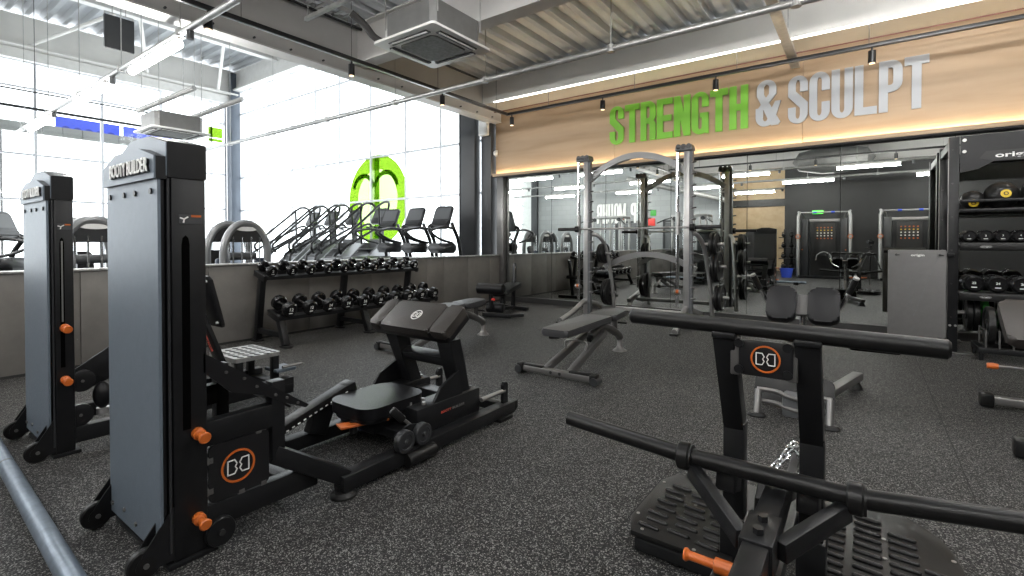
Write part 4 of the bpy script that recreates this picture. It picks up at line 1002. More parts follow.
b2 = dup(bench, (-4.02, 4.25, 0), 0.0, 'flat adjustable bench behind the raised pad of the hip thrust machine')
# decline bench by the corner column
t = thing('decline_bench', 'dark bench with leg rollers near the corner, left of the mirrors', 'bench', (-4.95, 6.35, 0))
for z, y, r, L in ((.47, 6.00, .085, .46), (.16, 6.12, .075, .30)):
    MB().lathe([(0, -L/2), (r*.7, -L/2), (r, -L/2+.02), (r, L/2-.02), (r*.7, L/2), (0, L/2)], (-4.76, y, z), (.97, .25, 0), 22).build('leg_roller', 'vinyl', t)
MB().bar((-4.76, 6.02, .16), (-4.76, 6.0, .47), .05, .05, up=(0, 1, 0)).build('roller_post', 'black_steel', t)
MB().cyl((-4.70, 5.97, .31), (-4.66, 5.96, .31), .022, n=12).build('adjust_knob', 'red', t)
MB().poly_bar([(-4.76, 6.12, .12), (-4.95, 6.55, .08), (-5.05, 7.05, .05)], .06, .05).build('base_beam', 'black_steel', t)
MB().bar((-5.35, 7.08, .04), (-4.75, 7.02, .04), .06, .06).build('base_foot', 'black_steel', t)
MB().bar((-4.98, 6.08, .04), (-4.5, 6.18, .04), .06, .06).build('base_foot', 'black_steel', t)
MB().bar((-4.55, 6.15, .05), (-4.35, 6.32, .05), .05, .05).build('outrigger', 'black_steel', t)
MB().pad((-4.98, 6.70, .40), .28, .80, .07, .05, (math.radians(8), 0, math.radians(13)), .02).build('bench_pad', 'vinyl', t)
MB().bar((-4.95, 6.55, .08), (-4.97, 6.62, .37), .06, .08, up=(0, 1, 0)).build('pad_post', 'black_steel', t)
MB().bar((-5.05, 7.0, .06), (-5.08, 7.10, .82), .06, .05, up=(0, 1, 0)).build('rear_post', 'black_steel', t)

# ================================================================== back extension bench
t = thing('back_extension_bench', 'back extension bench with two dark pads and silver handles standing before the mirrors', 'bench', (-.38, 4.2, 0))
tilt = math.radians(58)
for x in (-.49, -.235):
    MB().pad((x, 3.95, .760), .185, .255, .07, .045, (tilt, 0, 0), .018, 8).build('thigh_pad', 'vinyl', t)
MB().box((-.362, 3.985, .755), (.10, .03, .16), (tilt-PI/2, 0, 0), bev=.01).build('pad_bracket', 'mat_grey', t)
MB().tube([(-.362, 4.0, .74), (-.362, 4.0, .55), (-.362, 3.95, .35)], .022, 12).build('pad_post', 'chrome', t)
MB().tube([(-.362, 3.97, .40), (-.35, 4.05, .10)], .035, 14).build('main_post', 'grey_steel', t)
for s in (-1, 1):
    h = MB().tube([(-.362+s*.11, 4.0, .68), (-.362+s*.21, 4.0, .74), (-.362+s*.255, 3.97, .83), (-.362+s*.30, 3.92, .945)], .014, 10, sm=4).build('handle', 'chrome', t)
    MB().cyl((-.362+s*.268, 3.957, .86), (-.362+s*.305, 3.914, .955), .020, n=14).build('handle_grip', 'black_rubber', h); MB().cyl((-.362+s*.305, 3.914, .955), (-.362+s*.310, 3.909, .966), .018, n=14).build('grip_end', 'silver', h)
MB().pad((-.42, 4.03, .125), .50, .23, .03, .05, (math.radians(60), 0, 0), .010).build('foot_plate', 'black_rubber', t)
for x in (-.61, -.185):
    l = MB().tube([(x, 3.74, .015), (x, 3.80, .165)], .024, 12).build('front_leg', 'grey_steel', t)
    MB().lathe([(0, .022), (.045, .022), (.060, .008), (.060, 0), (0, 0)], (x, 3.735, 0), (0, 0, 1), 20).build('rubber_foot', 'black_rubber', l)
for z, y in ((.165, 3.81), (.075, 3.84)):
    MB().tube([(-.62, y, z), (-.50, y, z), (-.44, y-.03, z-.012), (-.36, y-.04, z-.02), (-.28, y-.03, z-.012), (-.24, y, z), (-.175, y, z)], .016, 10, sm=4).build('ankle_bar', 'grey_steel', t)
MB().box((-.40, 3.86, .08), (.13, .12, .16), bev=.02).build('base_box', 'plastic_grey', t)
MB().bar((-.30, 4.02, .07), (-.05, 4.93, .10), .075, .06, bev=.008).build('rear_beam', 'grey_steel', t)
MB().lathe([(0, .07), (.03, .07), (.055, .02), (.06, 0), (0, 0)], (-.075, 4.88, 0), (0, 0, 1), 20).build('rear_foot', 'black_rubber', t)

# ================================================================== smith rack
def plate_mb(c, axis, R, th):
    return MB().lathe([(.026, -th/2), (R*.32, -th/2), (R*.36, -th*.28), (R*.80, -th*.28), (R*.84, -th/2), (R*.97, -th/2), (R, -th*.35), (R, th*.35), (R*.97, th/2), (R*.84, th/2), (R*.80, th*.28), (R*.36, th*.28), (R*.32, th/2), (.026, th/2)], c, axis, 30)
t = thing('smith_rack', 'silver smith rack with curved arches standing in front of the mirrors', 'smith machine', (-2.77, 6.9, 0))
for side, x in ((-1, -3.55), (1, -2.01)):
    y = 6.90
    p = MB().box((x, y, 1.25), (.080, .11, 2.42), bev=.012).build('upright', 'silver', t)
    MB().box((x+.060, y-.02, 1.25), (.045, .07, 2.40), bev=.004).build('peg_channel', 'plastic_grey', p)
    mb = None
    for k in range(13): MB().cyl((x+.06, y-.05, .42+k*.155), (x+.135, y-.06, .43+k*.155), .012, n=8).build('catch_peg', 'grey_steel', p)
    g = MB().cyl((x-.12, y-.05, .30), (x-.12, y-.05, 2.44), .024, n=14).build('guide_rod', 'chrome', t)
    MB().cyl((x-.115, y-.05, 1.30), (x-.115, y-.05, 1.62), .031, n=16).build('bearing_sleeve', 'silver', g)
    c = MB().box((x-.03, y-.02, 2.475), (.23, .16, .05), bev=.01).build('top_cap', 'plastic_grey', t)
    for dx in (-.10, -.03, .04): MB().cyl((x+dx, y-.10, 2.505), (x+dx, y+.06, 2.505), .036, n=16).build('top_pulley', 'charcoal_plastic', c)
    s = MB().box((x-.115, y-.06, .50), (.07, .10, .05), bev=.012).build('safety_stop', 'silver', g)
    MB().cyl((x-.14, y-.12, .52), (x-.06, y-.12, .52), .026, n=14).build('stop_spring', 'silver', g); MB().cyl((x-.11, y-.122, .52), (x-.075, y-.122, .52), .027, n=14).build('stop_band', 'orange', g)
    # curved front leg and rear storage post
    if side < 0: pts = [(x, y, .30), (x-.02, y-.12, .26), (x-.06, y-.35, .14), (x-.12, y-.60, .04)]
    else: pts = [(x, y, .30), (x+.0, y-.12, .26), (x+.01, y-.35, .14), (x+.02, y-.60, .04)]
    f = MB().tube(pts, .038, 12, sm=5).build('front_leg', 'silver', t)
    MB().box((pts[-1][0], pts[-1][1], .012), (.10, .12, .024), bev=.006).build('rubber_foot', 'black_rubber', f)
    MB().tube([(x, y+.1, .26), (x, y+.45, .16), (x, y+.75, .03)], .038, 12, sm=5).build('rear_leg', 'silver', t)
    xs_ = x+.16 if side > 0 else x+.20
    MB().tube([(x+.05, y+.06, 1.32), (xs_-.05, y+.12, 1.28), (xs_, y+.26, 1.10), (xs_+.05, y+.36, .60), (xs_+.08, y+.42, .03)], .030, 12, sm=6).build('storage_post', 'silver', t)
    MB().bar((x, y, .28), (x, y+.72, .12), .06, .06).build('side_beam', 'silver', t)
# arches
def arch(x0, x1, y, z0, z1, w, h, name):
    n = 16; pts = []
    for k in range(n+1):
        u = k/n; pts.append((x0+(x1-x0)*u, y, z0+(z1-z0)*(1-(2*u-1)**2)))
    mb = MB()
    ring_prev = None
    for i, p in enumerate(pts):
        q0 = V(pts[max(0, i-1)]); q1 = V(pts[min(n, i+1)]); d = (q1-q0).normalized(); nn = V((-d.z, 0, d.x))
        ring = [mb.bm.verts.new(V(p)+nn*a+V((0, b, 0))) for a, b in ((h/2, w/2), (h/2, -w/2), (-h/2, -w/2), (-h/2, w/2))]
        if ring_prev:
            for k in range(4): mb.bm.faces.new((ring_prev[k], ring_prev[(k+1) % 4], ring[(k+1) % 4], ring[k]))
        else: mb.bm.faces.new(ring)
        ring_prev = ring
    mb.bm.faces.new(ring_prev[::-1])
    return mb.build(name, 'arch_grey', t)
arch(-3.50, -2.04, 6.93, 2.18, 2.475, .06, .09, 'top_arch')
arch(-3.45, -2.02, 7.35, .79, 1.01, .06, .085, 'rear_arch')
MB().bar((-3.50, 7.35, .14), (-2.02, 7.35, .14), .06, .06).build('rear_cross_beam', 'silver', t)
b = MB().cyl((-3.9, 6.83, 1.40), (-1.62, 6.83, 1.40), .014, n=12).build('rack_bar', 'silver', t)
for a, c in ((-4.02, -3.70), (-1.90, -1.55)): MB().cyl((a, 6.83, 1.40), (c, 6.83, 1.40), .026, n=14).build('bar_sleeve', 'black_satin', b)
for x in (-3.68, -1.92): MB().lathe([(0, -.03), (.05, -.03), (.05, .03), (0, .03)], (x, 6.83, 1.40), (1, 0, 0), 16).build('bar_collar', 'black_rubber', b)
pl = []
def wplate(c, R, th, label, xdir=1, rack=None):
    p = solo('weight_plate', plate_mb((c[0], c[1], c[2]), (1, 0, 0), R, th), 'black_rubber', label, 'weight plate', 'plates stored on the smith rack', base=(c[0], c[1], c[2]-R)); return p
yst = 7.25
for z, R, y, l in ((1.17, .165, 7.16, 'top'), (.86, .225, 7.22, 'middle'), (.42, .19, 7.28, 'lowest')):
    xs_ = -1.80+(1.3-z)*.06
    MB().cyl((xs_-.05, y, z), (xs_+.20, y, z), .022, n=12).build('storage_peg', 'silver', t)
    wplate((xs_+.055, y, z), R, .045, '%s black weight plate on the right storage post, on the rack side' % l)
    wplate((xs_+.105, y, z), R*.97, .04, '%s black weight plate on the right storage post, on the outer side' % l)
for z, R, y, l in ((1.02, .16, 7.16, 'upper'), (.40, .215, 7.28, 'lower')):
    xs_ = -3.32+(1.3-z)*.06
    MB().cyl((xs_-.20, y, z), (xs_+.03, y, z), .022, n=12).build('storage_peg', 'silver', t)
    wplate((xs_-.07, y, z), R, .045, '%s black weight plate hanging behind the left rack post, inner of the pair' % l)
    wplate((xs_-.125, y, z), R*.97, .04, '%s black weight plate hanging behind the left rack post, outer of the pair' % l)

# ================================================================== dumbbells
ORD = ['first', 'second', 'third', 'fourth', 'fifth', 'sixth', 'seventh', 'eighth', 'ninth', 'tenth', 'eleventh', 'twelfth']
def dumbbell(r, L, num):
    NS = .62 if r in (.068, .088) else .36
    "axis along local X, front head at +X"
    t = thing('dumbbell', 'x', 'dumbbell', (0, 0, 0))
    MB().lathe([(.014, -L*.24), (.017, -L*.12), (.018, 0), (.017, L*.12), (.014, L*.24)], (0, 0, r), (1, 0, 0), 14).build('handle', 'chrome', t)
    for s in (1, -1):
        hw = L*.27
        h = MB().lathe([(0, 0), (.028, 0), (r*.82, .004), (r, .018), (r, hw-.018), (r*.84, hw-.004), (r*.78, hw), (r*.74, hw-.005), (0, hw-.005)], (s*(L/2-hw), 0, r), (s, 0, 0), 26).build('head', 'urethane', t)
        if num and s > 0:
            me = text_mesh(num, 1.0, .015, .5)
            mb = MB(); mb.add_mesh(me, frame_m((L/2-.003, 0, r+.006), Y1, Z1, r*NS, r*NS, .003)); mb.build('number', 'logo_white', h)
            MB().box((L/2-.003, 0, r-r*.42), (.003, r*.5, r*.10)).build('kilo_mark', 'logo_white', h)
    return t
top_p = {}
def put_dumbbell(r, L, num, loc, rz, label, group, tilt=0.0):
    k = (r, L, num)
    if k not in top_p: top_p[k] = dumbbell(r, L, num); o = top_p[k]; o.location = loc; o['label'] = label; o['group'] = group
    else: o = dup(top_p[k], loc, 0, label, group)
    o.rotation_euler = (0, tilt, rz); return o
# two tier rack along the half wall
t = thing('dumbbell_rack', 'black two tier dumbbell rack along the half wall', 'rack', (-5.75, 4.2, 0))
for y in (3.0, 4.15, 5.32):
    MB().bar((-6.0, y, .02), (-5.87, y, .83), .07, .075, up=(1, 0, 0)).build('rear_leg', 'black_steel', t)
    MB().bar((-5.36, y, .02), (-5.50, y, .36), .07, .075, up=(1, 0, 0)).build('front_leg', 'black_steel', t)
    MB().bar((-5.98, y, .13), (-5.40, y, .13), .05, .06).build('tie_bar', 'black_steel', t)
    for x in (-6.0, -5.35): MB().pad((x, y, .008), .18, .11, .016, .05, bev=.004).build('foot_plate', 'black_steel', t)
for x, z, y0, y1 in ((-5.88, .82, 2.96, 5.42), (-5.55, .370, 2.95, 5.52)):
    for dx, dz in ((-.085, .025), (.085, -.025)):
        MB().prism([(x+dx-.035, y0, z+dz+.012), (x+dx+.035, y0, z+dz-.008), (x+dx+.035, y0, z+dz-.05), (x+dx+.028, y0, z+dz-.05), (x+dx+.028, y0, z+dz-.014), (x+dx-.035, y0, z+dz+.004)], (0, y1-y0, 0)).build('tray_rail', 'black_steel', t)
    for y in (y0+.02, y1-.02): MB().bar((x-.12, y, z+.01), (x+.12, y, z-.06), .04, .07).build('tray_end', 'black_steel', t)
tl = math.radians(16)
for k in range(10):
    y = 3.06+k*.252; r = .066+.0008*k
    put_dumbbell(.068, .27, '%d' % (2+k//2*2 if k < 8 else 10), (-5.88, y, .812), 0, '%s dumbbell from the left on the upper tier of the half wall rack' % ORD[k], 'dumbbells on the half wall rack', tl)
for k in range(10):
    y = 3.08+k*.258
    put_dumbbell(.088, .32, str(('12', '12', '14', '14', '16', '16', '18', '18', '20', '20')[k]), (-5.555, y, .366), 0, '%s dumbbell from the left on the lower tier of the half wall rack' % ORD[k], 'dumbbells on the half wall rack', tl)

# ================================================================== storage rig at right
t = thing('storage_rig', 'tall black storage rig with shelves at the right edge', 'rack', (1.7, 7.5, 0))
for x in (.752, 2.75):
    for y, z1 in ((7.10, 2.33), (7.94, 2.33)):
        p = MB().box((x, y, z1/2), (.085, .085, z1), bev=.004).build('upright', 'black_steel', t)
        if x < 1:
            for k in range(22): MB().cyl((x-.012, y-.044, .30+k*.09), (x-.012, y-.0425, .30+k*.09), .009, n=8).build('hole', 'wall_black', p) if (k % 4 == 1) else None
            MB().bar((x-.044, y-.035, .25), (x-.044, y-.035, 2.2), .006, .012, up=(0, 1, 0), bev=0).build('edge_scale', 'grey_steel', p)
            for z in (.30,): 
                for dx in (-.02, .025): MB().cyl((x+dx, y-.05, z), (x+dx, y-.042, z), .012, n=8).build('bolt', 'silver', p)
        MB().box((x+.06, y-.02, .008), (.22, .16, .016), bev=.003).build('base_plate', 'grey_steel', p)
    MB().bar((x, 7.10, 2.25), (x, 7.94, 2.25), .07, .09).build('side_beam', 'black_steel', t)
    MB().bar((x, 7.10, .12), (x, 7.94, .12), .07, .09).build('side_beam', 'black_steel', t)
hd = MB().prism([(.80, 7.062, 2.33), (2.72, 7.062, 2.33), (2.72, 7.062, 2.03), (2.6, 7.062, 2.03), (2.5, 7.062, 2.04), (1.06, 7.062, 2.04), (.94, 7.062, 1.97), (.80, 7.062, 1.94)], (0, .012, 0)).build('header_panel', 'black_steel', t)
MB().prism([(1.0, 7.058, 2.15), (2.5, 7.058, 2.15), (2.5, 7.058, 2.045), (1.07, 7.058, 2.045), (.95, 7.058, 2.08)], (0, .003, 0)).build('header_band', 'wall_black', hd)
brand_text('origin', (1.215, 7.056, 2.098), X1, Z1, .29, .062, hd, 'logo_white', .002, .02)
for z in (2.28, 2.16): MB().cyl((.83, 7.04, z), (.83, 7.062, z), .017, n=12).build('header_bolt', 'logo_white', hd)
MB().bar((.80, 7.94, 2.2), (2.72, 7.94, 2.2), .06, .10).build('rear_header', 'black_steel', t)
for z, name in ((1.54, 'ball_shelf'), (1.185, 'dumbbell_shelf'), (.650, 'dumbbell_shelf')):
    mb = MB()
    if z > 1.5: mb.bar((.81, 7.14, z+.10), (2.71, 7.14, z+.10), .02, .03); mb.bar((.81, 7.14, z), (2.71, 7.14, z), .02, .03)
    else: mb.bar((.81, 7.14, z-.035), (2.71, 7.14, z-.035), .02, .085)
    mb.bar((.81, 7.30, z), (2.71, 7.30, z), .30, .015); mb.bar((.81, 7.48, z+.06), (2.71, 7.48, z+.06), .02, .10)
    s = mb.build(name, 'black_rubber' if z < 1.5 else 'black_steel', t)
    if z < 1.5:
        MB().ring((1.02, 7.128, z-.035), X1, Z1, V((0, -1, 0)), .017, .011, .003, 24, 2.8).build('shelf_badge', 'grey_steel', s)
        brand_text('origin', (1.02, 7.127, z-.035), X1, Z1, .06, .014, s, 'logo_white', .001, .01)
for x, r, l in ((.93, .105, 'small black medicine ball at the left end of the rig shelf'), (1.155, .145, 'large black medicine ball with yellow badge, second along the rig shelf'), (1.43, .145, 'large black medicine ball cut by the right frame edge')):
    b = thing('medicine_ball', l, 'ball', (x, 7.30, 1.55), 'medicine balls on the rig')
    MB().sphere((x, 7.30, 1.550+r), r, n=28).build('ball', 'black_rubber', b)
    n = (V((.0, 0, 1.2))-V((x, 7.30, 1.55+r))).normalized(); n = (n+V((.25, 0, .15))).normalized() if r > .12 else (n+V((.1, 0, -.3))).normalized()
    u = n.cross(Z1).normalized()*-1; v = n.cross(u)
    MB().lathe([(0, .0), (.042, 0), (.042, .006), (.02, .008), (0, .009)], V((x, 7.30, 1.55+r))+n*(r-.006), n, 24).build('badge', 'yellow', b)
    MB().ring(V((x, 7.30, 1.55+r))+n*(r+.001), u, v, n, .020, .012, .003, 20).build('badge_mark', 'wall_black', b)
for k in range(6):
    x = .895+k*.132
    put_dumbbell(.066, .22, '%d' % (1+k), (x, 7.31, 1.196), -PI/2, '%s small black dumbbell from the left on the middle rig shelf' % ORD[k], 'dumbbells on the rig', 0)
for k in range(4):
    x = .935+k*.185
    put_dumbbell(.092, .30, '%d' % (22+2*k), (x, 7.31, .662), -PI/2, '%s large black dumbbell from the left on the lower rig shelf' % ORD[k], 'dumbbells on the rig', 0)
# floor plate store under the shelves
t = thing('plate_rack', 'low black toaster style plate rack under the rig shelves', 'rack', (1.2, 7.0, 0))
for y in (6.82, 7.22): MB().bar((.93, y, .10), (1.75, y, .10), .05, .05).build('base_beam', 'black_steel', t)
for x in (.95, 1.73):
    MB().bar((x, 6.80, .10), (x, 7.24, .10), .05, .06).build('side_beam', 'black_steel', t)
    for y in (6.82, 7.22): MB().cyl((x, y, 0), (x, y, .10), .022, n=10).build('leg', 'black_steel', t)
for k in range(8): MB().tube([(.985+k*.10, 6.83, .12), (.985+k*.10, 6.83, .30), (.985+k*.10, 7.2, .30), (.985+k*.10, 7.2, .12)], .008, 6).build('divider', 'grey_steel', t)
for k, (m, R, l) in enumerate((('black_rubber', .20, 'first black bumper plate from the left in the low plate rack'), ('black_rubber', .20, 'second black bumper plate from the left in the low plate rack'), ('green_plate', .21, 'green bumper plate in the low plate rack'),
                               ('black_rubber', .20, 'third black bumper plate from the left in the low plate rack'), ('black_rubber', .20, 'fourth black bumper plate from the left in the low plate rack'))):
    x = 1.035+k*.10
    solo('weight_plate', plate_mb((x, 7.02, .13+R), (1, 0, 0), R, .06), m, l, 'weight plate', 'plates in the low plate rack', base=(x, 7.02, .13))
for x, y, m, l in ((.93, 7.50, 'black_rubber', 'black bumper plate hung low on the rig behind the upright, left of the pair'), (.985, 7.50, 'black_rubber', 'black bumper plate hung low on the rig behind the upright, right of the pair'), (1.06, 7.5, 'green_plate', 'green bumper plate hung low at the rear of the rig')):
    solo('weight_plate', plate_mb((x, y, .40), (1, 0, 0), .20 if m[0] == 'b' else .18, .05), m, l, 'weight plate', 'plates hung on the rig', base=(x, y, .2))
MB().cyl((.80, 7.50, .40), (1.12, 7.50, .40), .024, n=12).build('plate_peg', 'silver', bpy.data.objects['storage_rig'])
# hanging mat
t = thing('exercise_mat', 'grey folding exercise mat hanging from pegs beside the rig upright', 'mat', (.45, 6.99, .16))
m = MB().prism([(.443+a, 6.975, .637+b) for a, b in rrect(.50, .955, .018, 3)], (0, .035, 0), .008).build('mat_body', 'mat_grey', t)
for x in (.265, .635):
    MB().cyl((x, 6.955, 1.06), (x, 6.98, 1.06), .012, n=10).build('eyelet', 'wall_black', m); MB().cyl((x, 6.957, 1.06), (x+.03, 6.957, 1.06), .006, n=6).build('peg_tip', 'wall_black', m)
brand_text('origin', (.452, 6.973, 1.055), X1, Z1, .115, .032, m, 'logo_white', .001, .015)
for a, b in (((-.13, .40), (-.02, -.25)), ((.18, .40), (-.02, -.25))): MB().strip([a, b], .0025, (.443, 6.9745, .637), X1, Z1, V((0, -1, 0)), .0008).build('fold_line', 'plastic_grey', m)
MB().bar((.20, 7.05, 1.06), (.76, 7.05, 1.06), .04, .04).build('peg_rail', 'black_steel', bpy.data.objects['storage_rig'])
for x in (.265, .635): MB().cyl((x, 6.972, 1.06), (x, 7.05, 1.06), .009, n=8).build('mat_peg', 'black_steel', bpy.data.objects['storage_rig'])
# incline bench at the right frame edge
t = thing('incline_bench', 'dark incline bench cut off by the right frame edge', 'bench', (1.1, 4.6, 0))
for y in (4.92, 3.87):
    b = MB().bar((.74, y, .055), (1.48, y, .055), .062, .06, bev=.012).build('foot_bar', 'grey_steel', t)
    for x in (.71, 1.50): MB().bar((x-.035, y, .052), (x+.045, y, .052), .09, .10, bev=.014).build('foot_cap', 'black_rubber', b)
MB().bar((1.10, 3.87, .08), (1.10, 4.92, .08), .07, .07).build('spine', 'grey_steel', t)
MB().bar((1.10, 4.85, .08), (1.10, 5.05, .42), .08, .06, up=(0, 1, 0)).build('main_post', 'black_steel', t)
MB().bar((1.10, 4.35, .08), (1.10, 4.6, .40), .06, .05, up=(0, 1, 0)).build('seat_post', 'black_steel', t)
MB().pad((1.08, 5.33, .575), .45, .48, .085, .05, (math.radians(33), 0, 0), .025).build('back_pad', 'vinyl_brown', t)
MB().pad((1.14, 4.72, .465), .40, .46, .085, .06, (math.radians(-4), 0, 0), .03).build('seat_pad', 'vinyl_brown', t)
MB().bar((1.10, 4.98, .38), (1.10, 5.50, .63), .12, .04).build('back_frame', 'black_steel', t)
MB().cyl((.70, 4.62, .355), (1.05, 4.62, .355), .010, n=10).build('adjust_rod', 'grey_steel', t); MB().lathe([(0, -.03), (.018, -.028), (.022, 0), (.018, .028), (0, .03)], (.70, 4.62, .355), (1, 0, 0), 14).build('adjust_knob', 'orange', t)
# ================================================================== cardio hall beyond the half wall
mb = MB(); mb.box((-7.62, 6.70, .34), (2.36, 2.2, .68), bev=.01); solo('treadmill_platform', mb, 'plastic_grey', 'low grey riser carrying the treadmills by the far glazing', 'platform', base=(-7.62, 6.70, 0))
def treadmill(x, y, z, label):
    t = thing('treadmill', label, 'treadmill', (x, y, z), 'treadmills by the far glazing')
    MB().box((x, y-.65, z+.13), (.70, 1.55, .16), bev=.03).build('deck', 'charcoal_plastic', t)
    MB().box((x, y-.72, z+.213), (.50, 1.3, .012)).build('belt', 'black_rubber', t)
    MB().pad((x, y+.02, z+.40), .54, .44, .20, .16, (0, 0, 0), .09).build('motor_hood', 'charcoal_plastic', t)
    for s in (-1, 1):
        MB().tube([(x+s*.33, y+.20, z+.20), (x+s*.33, y+.12, z+.55), (x+s*.33, y-.02, z+.80), (x+s*.26, y+.02, z+.88)], .036, 10, sm=5).build('mast', 'black_satin', t)
        MB().tube([(x+s*.335, y-.02, z+.78), (x+s*.335, y-.30, z+.80), (x+s*.335, y-.62, z+.72), (x+s*.335, y-.40, z+.58), (x+s*.335, y-.05, z+.50)], .024, 8, sm=6).build('handrail', 'charcoal_plastic', t)
    c = MB().pad((x, y+.02, z+1.00), .46, .48, .05, .05, (math.radians(68), 0, 0), .015).build('console', 'charcoal_plastic', t)
    n = V((0, -math.sin(math.radians(68)), math.cos(math.radians(68)))); v = V((0, math.cos(math.radians(68)), math.sin(math.radians(68))))
    o = V((x, y+.02, z+1.00))+n*.026
    MB().prism([o+X1*a+v*b+v*.08 for a, b in rrect(.40, .24, .01, 2)], n*.003).build('screen', 'plastic_grey', c)
    MB().prism([o+X1*a+v*b-v*.13 for a, b in rrect(.42, .07, .01, 2)], n*.02).build('tray', 'black_satin', c)
    MB().tube([(x-.17, y-.08, z+.84), (x-.15, y-.20, z+.78), (x+.15, y-.20, z+.78), (x+.17, y-.08, z+.84)], .016, 8, sm=5).build('grip_bar', 'black_rubber', t)
    return t
for x, l in ((-8.36, 'leftmost of the three treadmills on the riser by the far glazing'), (-7.58, 'middle one of the three treadmills on the riser'), (-6.80, 'rightmost treadmill, nearest the dark columns')):
    if x == -8.36: tm = treadmill(x, 7.02, .68, l)
    else: dup(tm, (x, 7.02, .68), 0, l)
dup(tm, (-11.0, 1.55, .45), PI*.75, 'single treadmill at the left frame edge beyond the half wall')
def climber(x, y, label):
    t = thing('stair_climber', label, 'stair climber', (x, y, 0), 'stair climbers by the far glazing')
    MB().prism([(x-.32, y-1.15, .05), (x-.32, y+.25, .05), (x-.32, y+.30, 1.15), (x-.32, y+.02, 1.20), (x-.32, y-.95, .35), (x-.32, y-1.15, .20)], (.06, 0, 0), .012).build('side_housing', 'frame_light', t)
    MB().prism([(x+.26, y-1.15, .05), (x+.26, y+.25, .05), (x+.26, y+.30, 1.15), (x+.26, y+.02, 1.20), (x+.26, y-.95, .35), (x+.26, y-1.15, .20)], (.06, 0, 0), .012).build('side_housing', 'frame_light', t)
    for k in range(5): MB().box((x, y-.85+k*.2, .28+k*.19), (.5, .22, .03), bev=.006).build('step', 'charcoal_plastic', t)
    MB().box((x, y+.22, 1.10), (.56, .22, .35), bev=.05).build('front_shroud', 'plastic_grey', t)
    for s in (-1, 1):
        MB().tube([(x+s*.34, y-1.05, .95), (x+s*.36, y-1.12, 1.10), (x+s*.33, y-1.0, 1.25), (x+s*.33, y-.35, 1.78), (x+s*.33, y+.0, 2.06), (x+s*.34, y+.18, 2.12), (x+s*.28, y+.28, 2.08), (x+s*.22, y+.30, 1.95)], .027, 8, sm=6).build('upper_rail', 'black_satin', t)
        MB().tube([(x+s*.34, y-1.10, .30), (x+s*.33, y-1.22, .80), (x+s*.33, y-1.05, 1.02), (x+s*.33, y-.3, 1.42), (x+s*.35, y+.15, 1.62), (x+s*.30, y+.26, 1.55)], .027, 8, sm=6).build('lower_rail', 'black_satin', t)
        MB().tube([(x+s*.34, y-.02, 1.15), (x+s*.33, y-.05, 2.02)], .024, 8).build('rail_post', 'black_satin', t)
    c = MB().pad((x, y+.24, 1.80), .40, .40, .07, .05, (math.radians(62), 0, 0), .02).build('console', 'charcoal_plastic', t)
    a = math.radians(62); n = V((0, -math.sin(a), math.cos(a))); v = V((0, math.cos(a), math.sin(a))); o = V((x, y+.24, 1.80))+n*.036
    MB().prism([o+X1*p+v*q+v*.04 for p, q in rrect(.30, .18, .01, 2)], n*.003).build('screen', 'plastic_grey', c)
    MB().tube([(x-.2, y+.1, 1.5), (x-.15, y-.02, 1.54), (x+.15, y-.02, 1.54), (x+.2, y+.1, 1.5)], .018, 8, sm=4).build('grip_bar', 'black_rubber', t)
    MB().box((x, y+.28, 1.45), (.10, .08, .6), bev=.01).build('console_post', 'charcoal_plastic', t)
    return t
for k, (x, l) in enumerate(((-12.0, 'leftmost stair climber by the far glazing'), (-11.15, 'second stair climber from the left by the far glazing'), (-10.25, 'third stair climber from the left by the far glazing'), (-9.25, 'rightmost stair climber, next to the treadmills'))):
    if k == 0: sc = climber(x, 7.25, l)
    else: dup(sc, (x, 7.25, 0), 0, l)
